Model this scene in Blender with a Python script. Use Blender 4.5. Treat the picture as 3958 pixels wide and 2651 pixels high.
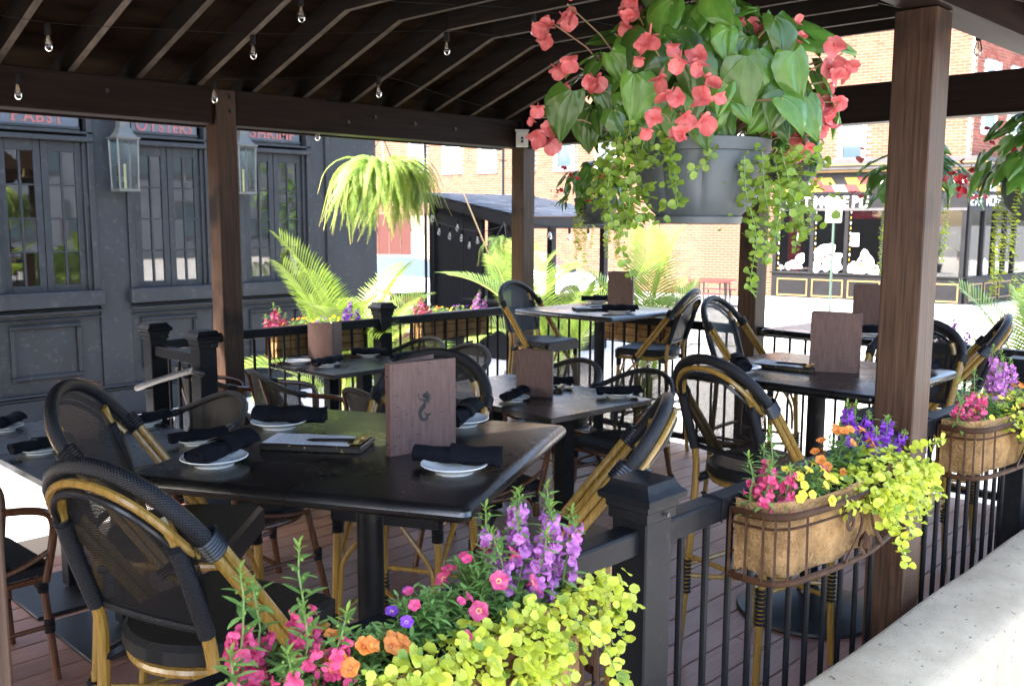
import bpy, math, random
from math import sin, cos, pi, radians, sqrt, atan2
from mathutils import Vector, Matrix, noise as mnoise

scene = bpy.context.scene
for o in list(bpy.data.objects):
    bpy.data.objects.remove(o)
COL = scene.collection

# ---------------------------------------------------------------- camera, sky, sun, exposure
cam_data = bpy.data.cameras.new('camera')
cam = bpy.data.objects.new('camera', cam_data)
COL.objects.link(cam)
YAW, PITCH, ROLL = radians(44.52), radians(7.41), radians(0.19)
fw = Vector((cos(YAW)*cos(PITCH), sin(YAW)*cos(PITCH), -sin(PITCH)))
rt = Vector((sin(YAW), -cos(YAW), 0.0))
up = rt.cross(fw)
r2 = rt*cos(ROLL) + up*sin(ROLL)
u2 = up*cos(ROLL) - rt*sin(ROLL)
cam.matrix_world = Matrix(((r2.x, u2.x, -fw.x, 0.0), (r2.y, u2.y, -fw.y, -1.337), (r2.z, u2.z, -fw.z, 1.70), (0, 0, 0, 1)))
cam_data.sensor_width = 36.0
cam_data.lens = 3665.9/3958*36.0
cam_data.clip_start = 0.05
cam_data.clip_end = 900
cam_data.dof.use_dof = True
cam_data.dof.focus_distance = 2.6
cam_data.dof.aperture_fstop = 9.0
scene.camera = cam

SUN_DIR = Vector((-0.64, 0.27, 0.72)).normalized()
world = bpy.data.worlds.new('World')
scene.world = world
world.use_nodes = True
wn = world.node_tree.nodes
bg = wn['Background']
sky = wn.new('ShaderNodeTexSky')
sky.sky_type = 'NISHITA'
sky.sun_disc = False
sky.sun_elevation = math.asin(SUN_DIR.z)
sky.sun_rotation = atan2(SUN_DIR.x, SUN_DIR.y)
sky.air_density = 1.0
sky.dust_density = 4.0
sky.ozone_density = 1.0
world.node_tree.links.new(sky.outputs[0], bg.inputs[0])
bg.inputs[1].default_value = 0.15
sun_data = bpy.data.lights.new('sun', 'SUN')
sun_data.energy = 2.6
sun_data.angle = radians(12)
sun_data.color = (1.0, 0.95, 0.86)
sun = bpy.data.objects.new('sun', sun_data)
sun.rotation_euler = (-SUN_DIR).to_track_quat('-Z', 'Y').to_euler()
sun.location = (0, 0, 20)
COL.objects.link(sun)
scene.view_settings.view_transform = 'Standard'
scene.view_settings.look = 'None'
scene.view_settings.gamma = 1.0
scene.view_settings.exposure = 3.3

# ---------------------------------------------------------------- mesh builder
class MB:
    def __init__(self):
        self.v, self.f, self.uv, self.mi = [], [], [], []
    def face(self, idx, uv=None, m=0):
        self.f.append(tuple(idx)); self.uv.append(uv); self.mi.append(m)
    def box(self, x0, x1, y0, y1, z0, z1, m=0):
        b = len(self.v)
        self.v += [(x0,y0,z0),(x1,y0,z0),(x1,y1,z0),(x0,y1,z0),(x0,y0,z1),(x1,y0,z1),(x1,y1,z1),(x0,y1,z1)]
        for q in ((0,3,2,1),(4,5,6,7),(0,1,5,4),(1,2,6,5),(2,3,7,6),(3,0,4,7)):
            self.face([b+i for i in q], m=m)
        return self
    def cbox(self, x0, x1, y0, y1, z0, z1, c=0.003, m=0):
        """box whose vertical and top edges are chamfered"""
        o = [(x0+c,y0),(x1-c,y0),(x1,y0+c),(x1,y1-c),(x1-c,y1),(x0+c,y1),(x0,y1-c),(x0,y0+c)]
        cx, cy = (x0+x1)/2, (y0+y1)/2
        def ins(p, d):
            return (p[0]+(d if p[0] < cx else -d), p[1]+(d if p[1] < cy else -d))
        rings = [([ins(p, c) for p in o], z0), (o, z0+c), (o, z1-c), ([ins(p, c) for p in o], z1)]
        return self.rings(rings, m)
    def rings(self, rings, m=0, cap=True):
        n = len(rings[0][0]); b = len(self.v)
        for o, z in rings:
            self.v += [(p[0], p[1], z) for p in o]
        for k in range(len(rings)-1):
            for i in range(n):
                j = (i+1) % n
                self.face((b+k*n+i, b+k*n+j, b+(k+1)*n+j, b+(k+1)*n+i), m=m)
        if cap:
            self.face([b+i for i in reversed(range(n))], m=m)
            self.face([b+(len(rings)-1)*n+i for i in range(n)], m=m)
        return self
    def tube(self, path, r, n=8, closed=False, cap=True, m=0, flat=None):
        path = [Vector(p) for p in path]
        L = len(path); b = len(self.v)
        rr = r if hasattr(r, '__len__') else [r]*L
        t0 = (path[1]-path[0]).normalized()
        ref = Vector((0,0,1)) if abs(t0.z) < 0.9 else Vector((1,0,0))
        nrm = (ref - t0*ref.dot(t0)).normalized()
        dist = 0.0; ds = []
        for i, p in enumerate(path):
            if closed:
                t = (path[(i+1) % L]-path[i-1])
            else:
                t = path[min(i+1, L-1)]-path[max(i-1, 0)]
            if t.length < 1e-9: t = t0.copy()
            t.normalize()
            nrm = nrm - t*nrm.dot(t)
            if nrm.length < 1e-6: nrm = t.orthogonal()
            nrm.normalize()
            bi = t.cross(nrm)
            if i: dist += (p-path[i-1]).length
            ds.append(dist)
            for k in range(n):
                a = 2*pi*k/n
                s1, s2 = (rr[i], rr[i]) if flat is None else flat
                q = p + nrm*(s1*cos(a)) + bi*(s2*sin(a))
                self.v.append((q.x, q.y, q.z))
        seg = L if closed else L-1
        cr = 2*pi*(rr[0] if flat is None else max(flat))
        for i in range(seg):
            i2 = (i+1) % L
            d0 = ds[i]; d1 = ds[i2] if i2 else dist+(path[0]-path[-1]).length
            for k in range(n):
                k2 = (k+1) % n
                self.face((b+i*n+k, b+i*n+k2, b+i2*n+k2, b+i2*n+k),
                          ((d0, cr*k/n), (d0, cr*(k+1)/n), (d1, cr*(k+1)/n), (d1, cr*k/n)), m)
        if cap and not closed:
            self.face([b+k for k in reversed(range(n))], m=m)
            self.face([b+(L-1)*n+k for k in range(n)], m=m)
        return self
    def lathe(self, prof, n=20, c=(0,0,0), m=0, ripple=None):
        b = len(self.v)
        for r, z in prof:
            for k in range(n):
                a = 2*pi*k/n
                q = r*(1+(ripple(a, z) if ripple else 0))
                self.v.append((c[0]+q*cos(a), c[1]+q*sin(a), c[2]+z))
        for i in range(len(prof)-1):
            for k in range(n):
                k2 = (k+1) % n
                self.face((b+i*n+k, b+i*n+k2, b+(i+1)*n+k2, b+(i+1)*n+k),
                          ((k/n, prof[i][1]), ((k+1)/n, prof[i][1]), ((k+1)/n, prof[i+1][1]), (k/n, prof[i+1][1])), m)
        if prof[0][0] > 1e-5: self.face([b+k for k in reversed(range(n))], m=m)
        if prof[-1][0] > 1e-5: self.face([b+(len(prof)-1)*n+k for k in range(n)], m=m)
        return self
    def grid(self, fn, nu, nv, m=0, uvfn=None):
        b = len(self.v)
        for j in range(nv+1):
            for i in range(nu+1):
                self.v.append(tuple(fn(i/nu, j/nv)))
        for j in range(nv):
            for i in range(nu):
                q = (b+j*(nu+1)+i, b+j*(nu+1)+i+1, b+(j+1)*(nu+1)+i+1, b+(j+1)*(nu+1)+i)
                w = ((i/nu, j/nv), ((i+1)/nu, j/nv), ((i+1)/nu, (j+1)/nv), (i/nu, (j+1)/nv))
                if uvfn: w = tuple(uvfn(*p) for p in w)
                self.face(q, w, m)
        return self
    def poly(self, pts, m=0, uv=None):
        b = len(self.v); self.v += [tuple(p) for p in pts]
        self.face(range(b, b+len(pts)), uv, m)
        return self
    def add(self, other, mat):
        b = len(self.v)
        self.v += [tuple(mat @ Vector(p)) for p in other.v]
        for f, u, m in zip(other.f, other.uv, other.mi):
            self.face([b+i for i in f], u, m)
        return self
    def mesh(self, name, mats, smooth=35):
        me = bpy.data.meshes.new(name)
        me.from_pydata(self.v, [], self.f)
        if any(u is not None for u in self.uv):
            lay = me.uv_layers.new(name='UVMap')
            flat = []
            for f, u in zip(self.f, self.uv):
                if u is None: flat += [0.0, 0.0]*len(f)
                else:
                    for p in u: flat += [p[0], p[1]]
            lay.data.foreach_set('uv', flat)
        for mt in (mats if isinstance(mats, (list, tuple)) else [mats]):
            me.materials.append(mt)
        if any(self.mi): me.polygons.foreach_set('material_index', self.mi)
        if smooth:
            me.polygons.foreach_set('use_smooth', [True]*len(self.f))
            if smooth < 180: me.set_sharp_from_angle(angle=radians(smooth))
        me.update()
        return me
    def build(self, name, mats, parent=None, smooth=35):
        return obj(name, self.mesh(name, mats, smooth), parent)

def obj(name, me, parent=None, loc=None, rot=None, scale=None):
    o = bpy.data.objects.new(name, me)
    COL.objects.link(o)
    if parent is not None: o.parent = parent
    if loc is not None: o.location = loc
    if rot is not None: o.rotation_euler = rot
    if scale is not None: o.scale = scale if hasattr(scale, '__len__') else (scale,)*3
    return o
def tag(o, label=None, cat=None, group=None, kind=None):
    if label: o['label'] = label
    if cat: o['category'] = cat
    if group: o['group'] = group
    if kind: o['kind'] = kind
    return o
def thing(name, label, cat, loc=(0,0,0), rz=0.0, group=None):
    o = bpy.data.objects.new(name, None)
    o.empty_display_size = 0.05
    COL.objects.link(o)
    o.location = loc; o.rotation_euler = (0, 0, rz)
    return tag(o, label, cat, group)
def copy_tree(o, parent=None):
    c = o.copy(); COL.objects.link(c); c.parent = parent
    for ch in list(o.children): copy_tree(ch, c)
    return c
def structure(o): return tag(o, kind='structure')
def stuff(o): return tag(o, kind='stuff')
def catmull(pts, n=6, closed=False):
    P = [Vector(p) for p in pts]; out = []
    L = len(P); seg = L if closed else L-1
    for i in range(seg):
        p0 = P[(i-1) % L] if closed else P[max(i-1, 0)]
        p1 = P[i % L]; p2 = P[(i+1) % L]
        p3 = P[(i+2) % L] if closed else P[min(i+2, L-1)]
        for k in range(n):
            t = k/n
            out.append(0.5*((2*p1)+(p2-p0)*t+(2*p0-5*p1+4*p2-p3)*t*t+(3*p1-p0-3*p2+p3)*t**3))
    if not closed: out.append(P[-1])
    return out

# ---------------------------------------------------------------- materials
def ramp_mix(nt, fac, c1, c2, lo=0.35, hi=0.65):
    r = nt.nodes.new('ShaderNodeValToRGB')
    r.color_ramp.elements[0].position = lo; r.color_ramp.elements[1].position = hi
    r.color_ramp.elements[0].color = (*c1, 1); r.color_ramp.elements[1].color = (*c2, 1)
    nt.links.new(fac, r.inputs[0])
    return r.outputs[0]
def mat(name, c1, c2=None, rough=0.5, metal=0.0, scale=8.0, stretch=(1,1,1), detail=4.0, bump=0.0, bscale=None, lo=0.3, hi=0.7,
        spec=0.5, trans=0.0, objrand=0.0, island=0.0, rough2=None, coat=0.0, dirt=None, dist=0.002):
    m = bpy.data.materials.new(name); m.use_nodes = True
    nt = m.node_tree; N = nt.nodes; Lk = nt.links
    p = N['Principled BSDF']; out = N['Material Output']
    p.inputs['Roughness'].default_value = rough
    p.inputs['Metallic'].default_value = metal
    p.inputs['Specular IOR Level'].default_value = spec
    if coat: p.inputs['Coat Weight'].default_value = coat; p.inputs['Coat Roughness'].default_value = 0.08
    tc = N.new('ShaderNodeTexCoord'); mp = N.new('ShaderNodeMapping')
    mp.inputs['Scale'].default_value = stretch
    Lk.new(tc.outputs['Object'], mp.inputs[0])
    nz = N.new('ShaderNodeTexNoise'); nz.inputs['Scale'].default_value = scale; nz.inputs['Detail'].default_value = detail
    nz.inputs['Roughness'].default_value = 0.6
    Lk.new(mp.outputs[0], nz.inputs[0])
    col = None
    if c2 is not None:
        col = ramp_mix(nt, nz.outputs[0], c1, c2, lo, hi)
    else:
        rgb = N.new('ShaderNodeRGB'); rgb.outputs[0].default_value = (*c1, 1); col = rgb.outputs[0]
    if dirt:
        n3 = N.new('ShaderNodeTexNoise'); n3.inputs['Scale'].default_value = dirt[1]; n3.inputs['Detail'].default_value = 6
        Lk.new(tc.outputs['Object'], n3.inputs[0])
        f = ramp_mix(nt, n3.outputs[0], (0,0,0), (1,1,1), dirt[2], dirt[3])
        mx = N.new('ShaderNodeMixRGB'); mx.inputs[2].default_value = (*dirt[0], 1)
        Lk.new(f, mx.inputs[0]); Lk.new(col, mx.inputs[1]); col = mx.outputs[0]
    if objrand or island:
        hs = N.new('ShaderNodeHueSaturation')
        if island:
            g = N.new('ShaderNodeNewGeometry'); src = g.outputs['Random Per Island']; amt = island
        else:
            oi = N.new('ShaderNodeObjectInfo'); src = oi.outputs['Random']; amt = objrand
        mr = N.new('ShaderNodeMapRange'); mr.inputs['To Min'].default_value = 1-amt; mr.inputs['To Max'].default_value = 1+amt
        Lk.new(src, mr.inputs[0]); Lk.new(mr.outputs[0], hs.inputs['Value']); Lk.new(col, hs.inputs['Color']); col = hs.outputs[0]
    Lk.new(col, p.inputs['Base Color'])
    if rough2 is not None:
        mr = N.new('ShaderNodeMapRange'); mr.inputs['From Min'].default_value = 0.35; mr.inputs['From Max'].default_value = 0.65
        mr.inputs['To Min'].default_value = rough; mr.inputs['To Max'].default_value = rough2
        n4 = N.new('ShaderNodeTexNoise'); n4.inputs['Scale'].default_value = 5; n4.inputs['Detail'].default_value = 5
        Lk.new(tc.outputs['Object'], n4.inputs[0]); Lk.new(n4.outputs[0], mr.inputs[0]); Lk.new(mr.outputs[0], p.inputs['Roughness'])
    if bump:
        bp = N.new('ShaderNodeBump'); bp.inputs['Strength'].default_value = bump; bp.inputs['Distance'].default_value = dist
        if bscale:
            n2 = N.new('ShaderNodeTexNoise'); n2.inputs['Scale'].default_value = bscale; n2.inputs['Detail'].default_value = 3
            Lk.new(mp.outputs[0], n2.inputs[0]); Lk.new(n2.outputs[0], bp.inputs['Height'])
        else:
            Lk.new(nz.outputs[0], bp.inputs['Height'])
        Lk.new(bp.outputs[0], p.inputs['Normal'])
    if trans:
        tr = N.new('ShaderNodeBsdfTranslucent'); Lk.new(col, tr.inputs[0])
        ms = N.new('ShaderNodeMixShader'); ms.inputs[0].default_value = trans
        Lk.new(p.outputs[0], ms.inputs[1]); Lk.new(tr.outputs[0], ms.inputs[2]); Lk.new(ms.outputs[0], out.inputs[0])
    return m
def math_node(nt, op, a, b=None):
    n = nt.nodes.new('ShaderNodeMath'); n.operation = op
    for i, x in enumerate((a, b)):
        if x is None: continue
        if isinstance(x, (int, float)): n.inputs[i].default_value = x
        else: nt.links.new(x, n.inputs[i])
    return n.outputs[0]
def weave_mat(name, c1, c2, pitch, holes=0.0, rough=0.35, bump=0.8):
    """plaited strands in UV metres; holes > 0 leaves open gaps between the strands"""
    m = bpy.data.materials.new(name); m.use_nodes = True
    nt = m.node_tree; N = nt.nodes; Lk = nt.links
    p = N['Principled BSDF']; out = N['Material Output']
    p.inputs['Roughness'].default_value = rough
    p.inputs['Specular IOR Level'].default_value = 0.22
    uv = N.new('ShaderNodeUVMap'); sp = N.new('ShaderNodeSeparateXYZ'); Lk.new(uv.outputs[0], sp.inputs[0])
    k = pi/pitch
    a = math_node(nt, 'MULTIPLY', math_node(nt, 'ADD', sp.outputs[0], sp.outputs[1]), k)
    b = math_node(nt, 'MULTIPLY', math_node(nt, 'SUBTRACT', sp.outputs[0], sp.outputs[1]), k)
    if holes:
        a = math_node(nt, 'MULTIPLY', sp.outputs[0], k); b = math_node(nt, 'MULTIPLY', sp.outputs[1], k)
    sa = math_node(nt, 'ABSOLUTE', math_node(nt, 'SINE', a)); sb = math_node(nt, 'ABSOLUTE', math_node(nt, 'SINE', b))
    h = math_node(nt, 'MULTIPLY', sa, sb)
    col = ramp_mix(nt, h, c1, c2, 0.05, 0.75)
    Lk.new(col, p.inputs['Base Color'])
    bp = N.new('ShaderNodeBump'); bp.inputs['Strength'].default_value = bump; bp.inputs['Distance'].default_value = 0.0015
    Lk.new(h, bp.inputs['Height'])
    Lk.new(bp.outputs[0], p.inputs['Normal'])
    if holes:
        hole = math_node(nt, 'GREATER_THAN', h, 1.0-holes)
        tr = N.new('ShaderNodeBsdfTransparent'); ms = N.new('ShaderNodeMixShader')
        Lk.new(hole, ms.inputs[0]); Lk.new(p.outputs[0], ms.inputs[1]); Lk.new(tr.outputs[0], ms.inputs[2]); Lk.new(ms.outputs[0], out.inputs[0])
    return m
def glass_mat(name, tint=(0.75,0.85,0.9), fres=1.6, rough=0.02, base=0.12):
    m = bpy.data.materials.new(name); m.use_nodes = True
    nt = m.node_tree; N = nt.nodes; Lk = nt.links
    N.remove(N['Principled BSDF']); out = N['Material Output']
    fr = N.new('ShaderNodeFresnel'); fr.inputs[0].default_value = fres
    gl = N.new('ShaderNodeBsdfGlossy'); gl.inputs['Roughness'].default_value = rough
    tr = N.new('ShaderNodeBsdfTransparent'); tr.inputs[0].default_value = (*tint, 1)
    ms = N.new('ShaderNodeMixShader')
    Lk.new(math_node(nt, 'ADD', fr.outputs[0], base), ms.inputs[0])
    Lk.new(tr.outputs[0], ms.inputs[1]); Lk.new(gl.outputs[0], ms.inputs[2]); Lk.new(ms.outputs[0], out.inputs[0])
    return m

MT = dict(
    black=mat('satin_black_paint', (0.005,0.0056,0.007), (0.009,0.0098,0.0118), rough=0.38, spec=0.13, scale=40, bump=0.05, bscale=300, rough2=0.45, dirt=((0.035,0.033,0.03), 18, 0.62, 0.85)),
    post=mat('stained_cedar_post', (0.012,0.006,0.004), (0.085,0.045,0.027), rough=0.5, scale=7, stretch=(14,14,0.5), bump=0.35, lo=0.25, hi=0.75, dist=0.003, detail=8, dirt=((0.010,0.005,0.0035), 3.2, 0.55, 0.68), spec=0.22),
    beam=mat('dark_stained_beam', (0.008,0.0045,0.0038), (0.022,0.0125,0.0095), rough=0.5, scale=5, stretch=(0.5,9,9), bump=0.2, dist=0.003, spec=0.08),
    beamy=mat('dark_stained_cross_beam', (0.006,0.0036,0.003), (0.016,0.0095,0.007), rough=0.5, scale=5, stretch=(9,0.5,9), bump=0.2, dist=0.003, spec=0.08),
    rafter_edge=mat('bounce_lit_rafter_edge', (0.05,0.038,0.03), (0.10,0.08,0.066), rough=0.8, scale=4, stretch=(9,0.6,9), spec=0.1, objrand=0.25),  # paler underside: light bouncing up from the deck put into the colour
    rafter=mat('dark_stained_rafter', (0.005,0.0035,0.0028), (0.016,0.0115,0.009), rough=0.7, scale=4, stretch=(9,0.6,9), bump=0.2, objrand=0.25, spec=0.12),
    ply=mat('plywood_sheathing', (0.004,0.0025,0.0015), (0.018,0.010,0.006), rough=1.0, scale=2.5, stretch=(1,4,4), bump=0.2, objrand=0.15, detail=8, spec=0.03),
    deck=mat('composite_deck_board', (0.17,0.074,0.05), (0.26,0.135,0.1), rough=0.42, scale=6, stretch=(0.6,14,14), bump=0.2, bscale=60, objrand=0.13, dirt=((0.28,0.185,0.15), 3.0, 0.5, 0.8), dist=0.001),
    under=mat('deck_understructure', (0.02,0.015,0.012), rough=0.9),
    table=mat('black_table_top', (0.004,0.004,0.0045), (0.008,0.0075,0.0072), rough=0.22, scale=30, bump=0.3, bscale=110, rough2=0.36, dist=0.0006, spec=1.0, dirt=((0.014,0.01,0.0075), 2.2, 0.5, 0.85)),
    iron=mat('black_cast_iron', (0.006,0.0065,0.0075), (0.013,0.014,0.0155), rough=0.38, scale=20, bump=0.15, bscale=200),
    gold=mat('gold_bamboo_tube', (0.19,0.105,0.018), (0.33,0.2,0.05), rough=0.22, scale=9, stretch=(14,14,0.7), spec=0.55, bump=0.06),
    brown=mat('brown_bamboo_tube', (0.05,0.017,0.008), (0.12,0.045,0.018), rough=0.25, scale=9, stretch=(14,14,0.7), bump=0.06),
    wrap=mat('black_cane_binding', (0.006,0.0065,0.0085), (0.016,0.017,0.02), rough=0.28, scale=120, bump=0.2),
    weave=weave_mat('black_woven_cane', (0.0025,0.0026,0.0035), (0.024,0.0255,0.031), 0.0075),
    seatw=weave_mat('black_woven_seat', (0.004,0.004,0.0048), (0.014,0.0135,0.015), 0.004, rough=0.45, bump=0.5),
    meshb=weave_mat('black_open_mesh', (0.003,0.0033,0.0042), (0.012,0.0127,0.015), 0.0042, holes=0.23, rough=0.5, bump=0.25),
    meshd=weave_mat('brown_black_open_mesh', (0.009,0.0078,0.006), (0.032,0.029,0.025), 0.0042, holes=0.2, rough=0.5, bump=0.25),
    weaved=weave_mat('dark_brown_woven_cane', (0.007,0.006,0.005), (0.035,0.03,0.027), 0.006),
    ceramic=mat('white_ceramic', (0.78,0.78,0.76), rough=0.12, spec=0.6),
    napkin=mat('navy_black_cloth', (0.0025,0.003,0.0055), (0.0055,0.0066,0.011), rough=0.9, scale=25, bump=0.5, bscale=500, spec=0.15),
    paper=mat('printed_paper', (0.8,0.8,0.83), rough=0.8),
    ink=mat('printed_ink', (0.35,0.35,0.4), rough=0.8),
    board=mat('worn_black_clipboard', (0.012,0.01,0.008), (0.02,0.016,0.011), rough=0.35, scale=30, bump=0.3, dirt=((0.4,0.27,0.1), 60, 0.62, 0.66)),
    brass=mat('aged_brass', (0.35,0.27,0.12), (0.5,0.4,0.2), rough=0.3, metal=1.0, scale=50),
    menu=mat('brown_cork_menu_cover', (0.075,0.036,0.03), (0.12,0.066,0.055), rough=0.6, scale=6, stretch=(14,14,2.2), bump=0.2, dirt=((0.03,0.016,0.016), 1, 2, 3)),
    menuin=mat('black_menu_lining', (0.012,0.012,0.014), rough=0.7),
    emblem=mat('black_emblem_print', (0.006,0.007,0.009), rough=0.5),
    steel=mat('steel_rivet', (0.6,0.6,0.62), rough=0.25, metal=1.0),
    fibre=mat('loose_coir_fibre', (0.22,0.13,0.055), (0.42,0.28,0.14), rough=0.9, scale=20, island=0.35, spec=0.1),
    coir=mat('coir_fibre', (0.15,0.085,0.036), (0.34,0.21,0.095), rough=0.95, scale=14, bump=1.0, bscale=90, spec=0.1, dist=0.012, detail=10),
    rust=mat('rust_brown_iron', (0.018,0.0075,0.0035), (0.05,0.022,0.01), rough=0.55, scale=30, bump=0.25, bscale=150, spec=0.12),
    soil=mat('potting_soil', (0.012,0.009,0.007), (0.035,0.026,0.02), rough=1.0, scale=40, bump=1.0, dist=0.01),
    concrete=mat('weathered_concrete', (0.25,0.205,0.14), (0.40,0.345,0.25), rough=0.85, scale=3.5, bump=0.9, bscale=150, lo=0.25, hi=0.6, dirt=((0.10,0.08,0.06), 38, 0.64, 0.70), dist=0.004, detail=10),
    paving=mat('pale_concrete_paving', (0.36,0.345,0.32), (0.48,0.46,0.43), rough=0.85, scale=0.6, bump=0.2, bscale=60, detail=8),
    asphalt=mat('street_asphalt', (0.09,0.088,0.085), (0.14,0.137,0.13), rough=0.9, scale=1.2, bump=0.4, bscale=120),
    slate=mat('slate_black_paint', (0.010,0.0112,0.0135), (0.018,0.0196,0.023), rough=0.36, spec=0.3, scale=2.5, bump=0.12, bscale=40, dirt=((0.05,0.048,0.046), 16, 0.58, 0.8), detail=8, rough2=0.6),
    kiosk=mat('black_kiosk_paint', (0.005,0.005,0.006), (0.009,0.009,0.0105), spec=0.25, rough=0.5, scale=4, bump=0.1),
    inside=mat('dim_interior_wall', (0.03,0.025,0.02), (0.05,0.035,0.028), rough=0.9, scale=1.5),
    glass=glass_mat('window_glass', base=0.12),
    shopglass=glass_mat('shop_window_glass', tint=(0.6,0.68,0.75), base=0.16),
    bulbglass=glass_mat('clear_bulb_glass', tint=(0.95,0.95,0.93), fres=1.5, base=0.06),
    transom=mat('sky_tinted_transom', (0.05,0.058,0.072), (0.075,0.085,0.102), rough=0.35, scale=3, spec=0.4),  # blue-grey sky reflection put into the panel's base colour
    letter=mat('faded_red_lettering', (0.2,0.06,0.055), (0.27,0.095,0.085), rough=0.7, scale=12),
    verdigris=mat('weathered_copper', (0.05,0.058,0.057), (0.10,0.095,0.085), rough=0.5, scale=6, metal=0.35),
    lampglass=glass_mat('lantern_glass', tint=(0.8,0.9,0.92), base=0.05, rough=0.12),
    brick=mat('sunlit_red_brick', (0.105,0.038,0.018), (0.16,0.064,0.032), rough=0.9, scale=3, island=0.22, bump=0.4, bscale=60),  # same red brick as the side wall, its sunlit orange cast coloured in
    brickr=mat('red_brick', (0.18,0.04,0.024), (0.26,0.066,0.04), rough=0.9, scale=3, island=0.22, bump=0.4, bscale=60),
    mortar=mat('pale_mortar', (0.24,0.2,0.16), rough=0.95),
    bluegrey=mat('blue_grey_render', (0.075,0.088,0.11), (0.10,0.115,0.14), rough=0.8, scale=1.5),
    white=mat('white_paint', (0.78,0.78,0.76), (0.7,0.7,0.68), rough=0.5, scale=6),
    shopblack=mat('shopfront_black_paint', (0.006,0.006,0.0075), (0.011,0.011,0.013), spec=0.2, rough=0.5, scale=3),
    goldtrim=mat('gold_panel_moulding', (0.2,0.125,0.045), rough=0.4),
    cornice=mat('grey_cornice_paint', (0.035,0.033,0.036), (0.06,0.056,0.06), rough=0.6, scale=4),
    yellow=mat('flag_yellow', (0.3,0.19,0.012), rough=0.6),
    red=mat('flag_red', (0.16,0.012,0.012), rough=0.6),
    shopred=mat('shop_red_interior', (0.25,0.02,0.025), rough=0.7),
    picnic=mat('red_coated_picnic_steel', (0.11,0.010,0.010), (0.15,0.018,0.018), rough=0.4, scale=30),
    greysteel=mat('dark_tube_steel', (0.06,0.06,0.065), rough=0.4, metal=0.6),
    galv=mat('galvanised_post', (0.055,0.09,0.07), rough=0.45, metal=0.4),
    shingle=mat('blue_grey_shingle', (0.04,0.048,0.066), (0.075,0.088,0.115), rough=0.9, scale=9, objrand=0.15, bump=0.4),
    fence=mat('red_brown_fence_board', (0.085,0.022,0.017), (0.12,0.035,0.027), rough=0.7, scale=5, stretch=(8,8,0.6)),
    carwhite=mat('white_car_paint', (0.75,0.76,0.78), rough=0.2, coat=0.8),
    carglass=mat('car_window_glass', (0.05,0.075,0.095), rough=0.05, spec=0.8),
    tyre=mat('tyre_rubber', (0.02,0.02,0.02), rough=0.8),
    grey=mat('light_grey_plastic', (0.55,0.54,0.5), rough=0.4),
    darkplastic=mat('black_plastic', (0.006,0.006,0.0065), rough=0.5, spec=0.12),
    pot=mat('slate_plastic_pot', (0.045,0.056,0.062), (0.06,0.072,0.078), rough=0.5, scale=5, bump=0.05),
    terra=mat('dark_plastic_planter', (0.03,0.03,0.03), rough=0.6),
    rope=mat('tan_rope', (0.45,0.3,0.15), rough=0.9, scale=60, bump=0.8),
    filament=mat('bulb_filament', (0.55,0.3,0.08), rough=0.3, metal=0.8),
    signred=mat('red_sign_board', (0.24,0.06,0.03), (0.3,0.09,0.045), rough=0.6, scale=4),
    cream=mat('cream_print', (0.7,0.66,0.55), rough=0.7),
    pink_decal=mat('pink_print', (0.75,0.4,0.55), rough=0.7),
)
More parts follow.
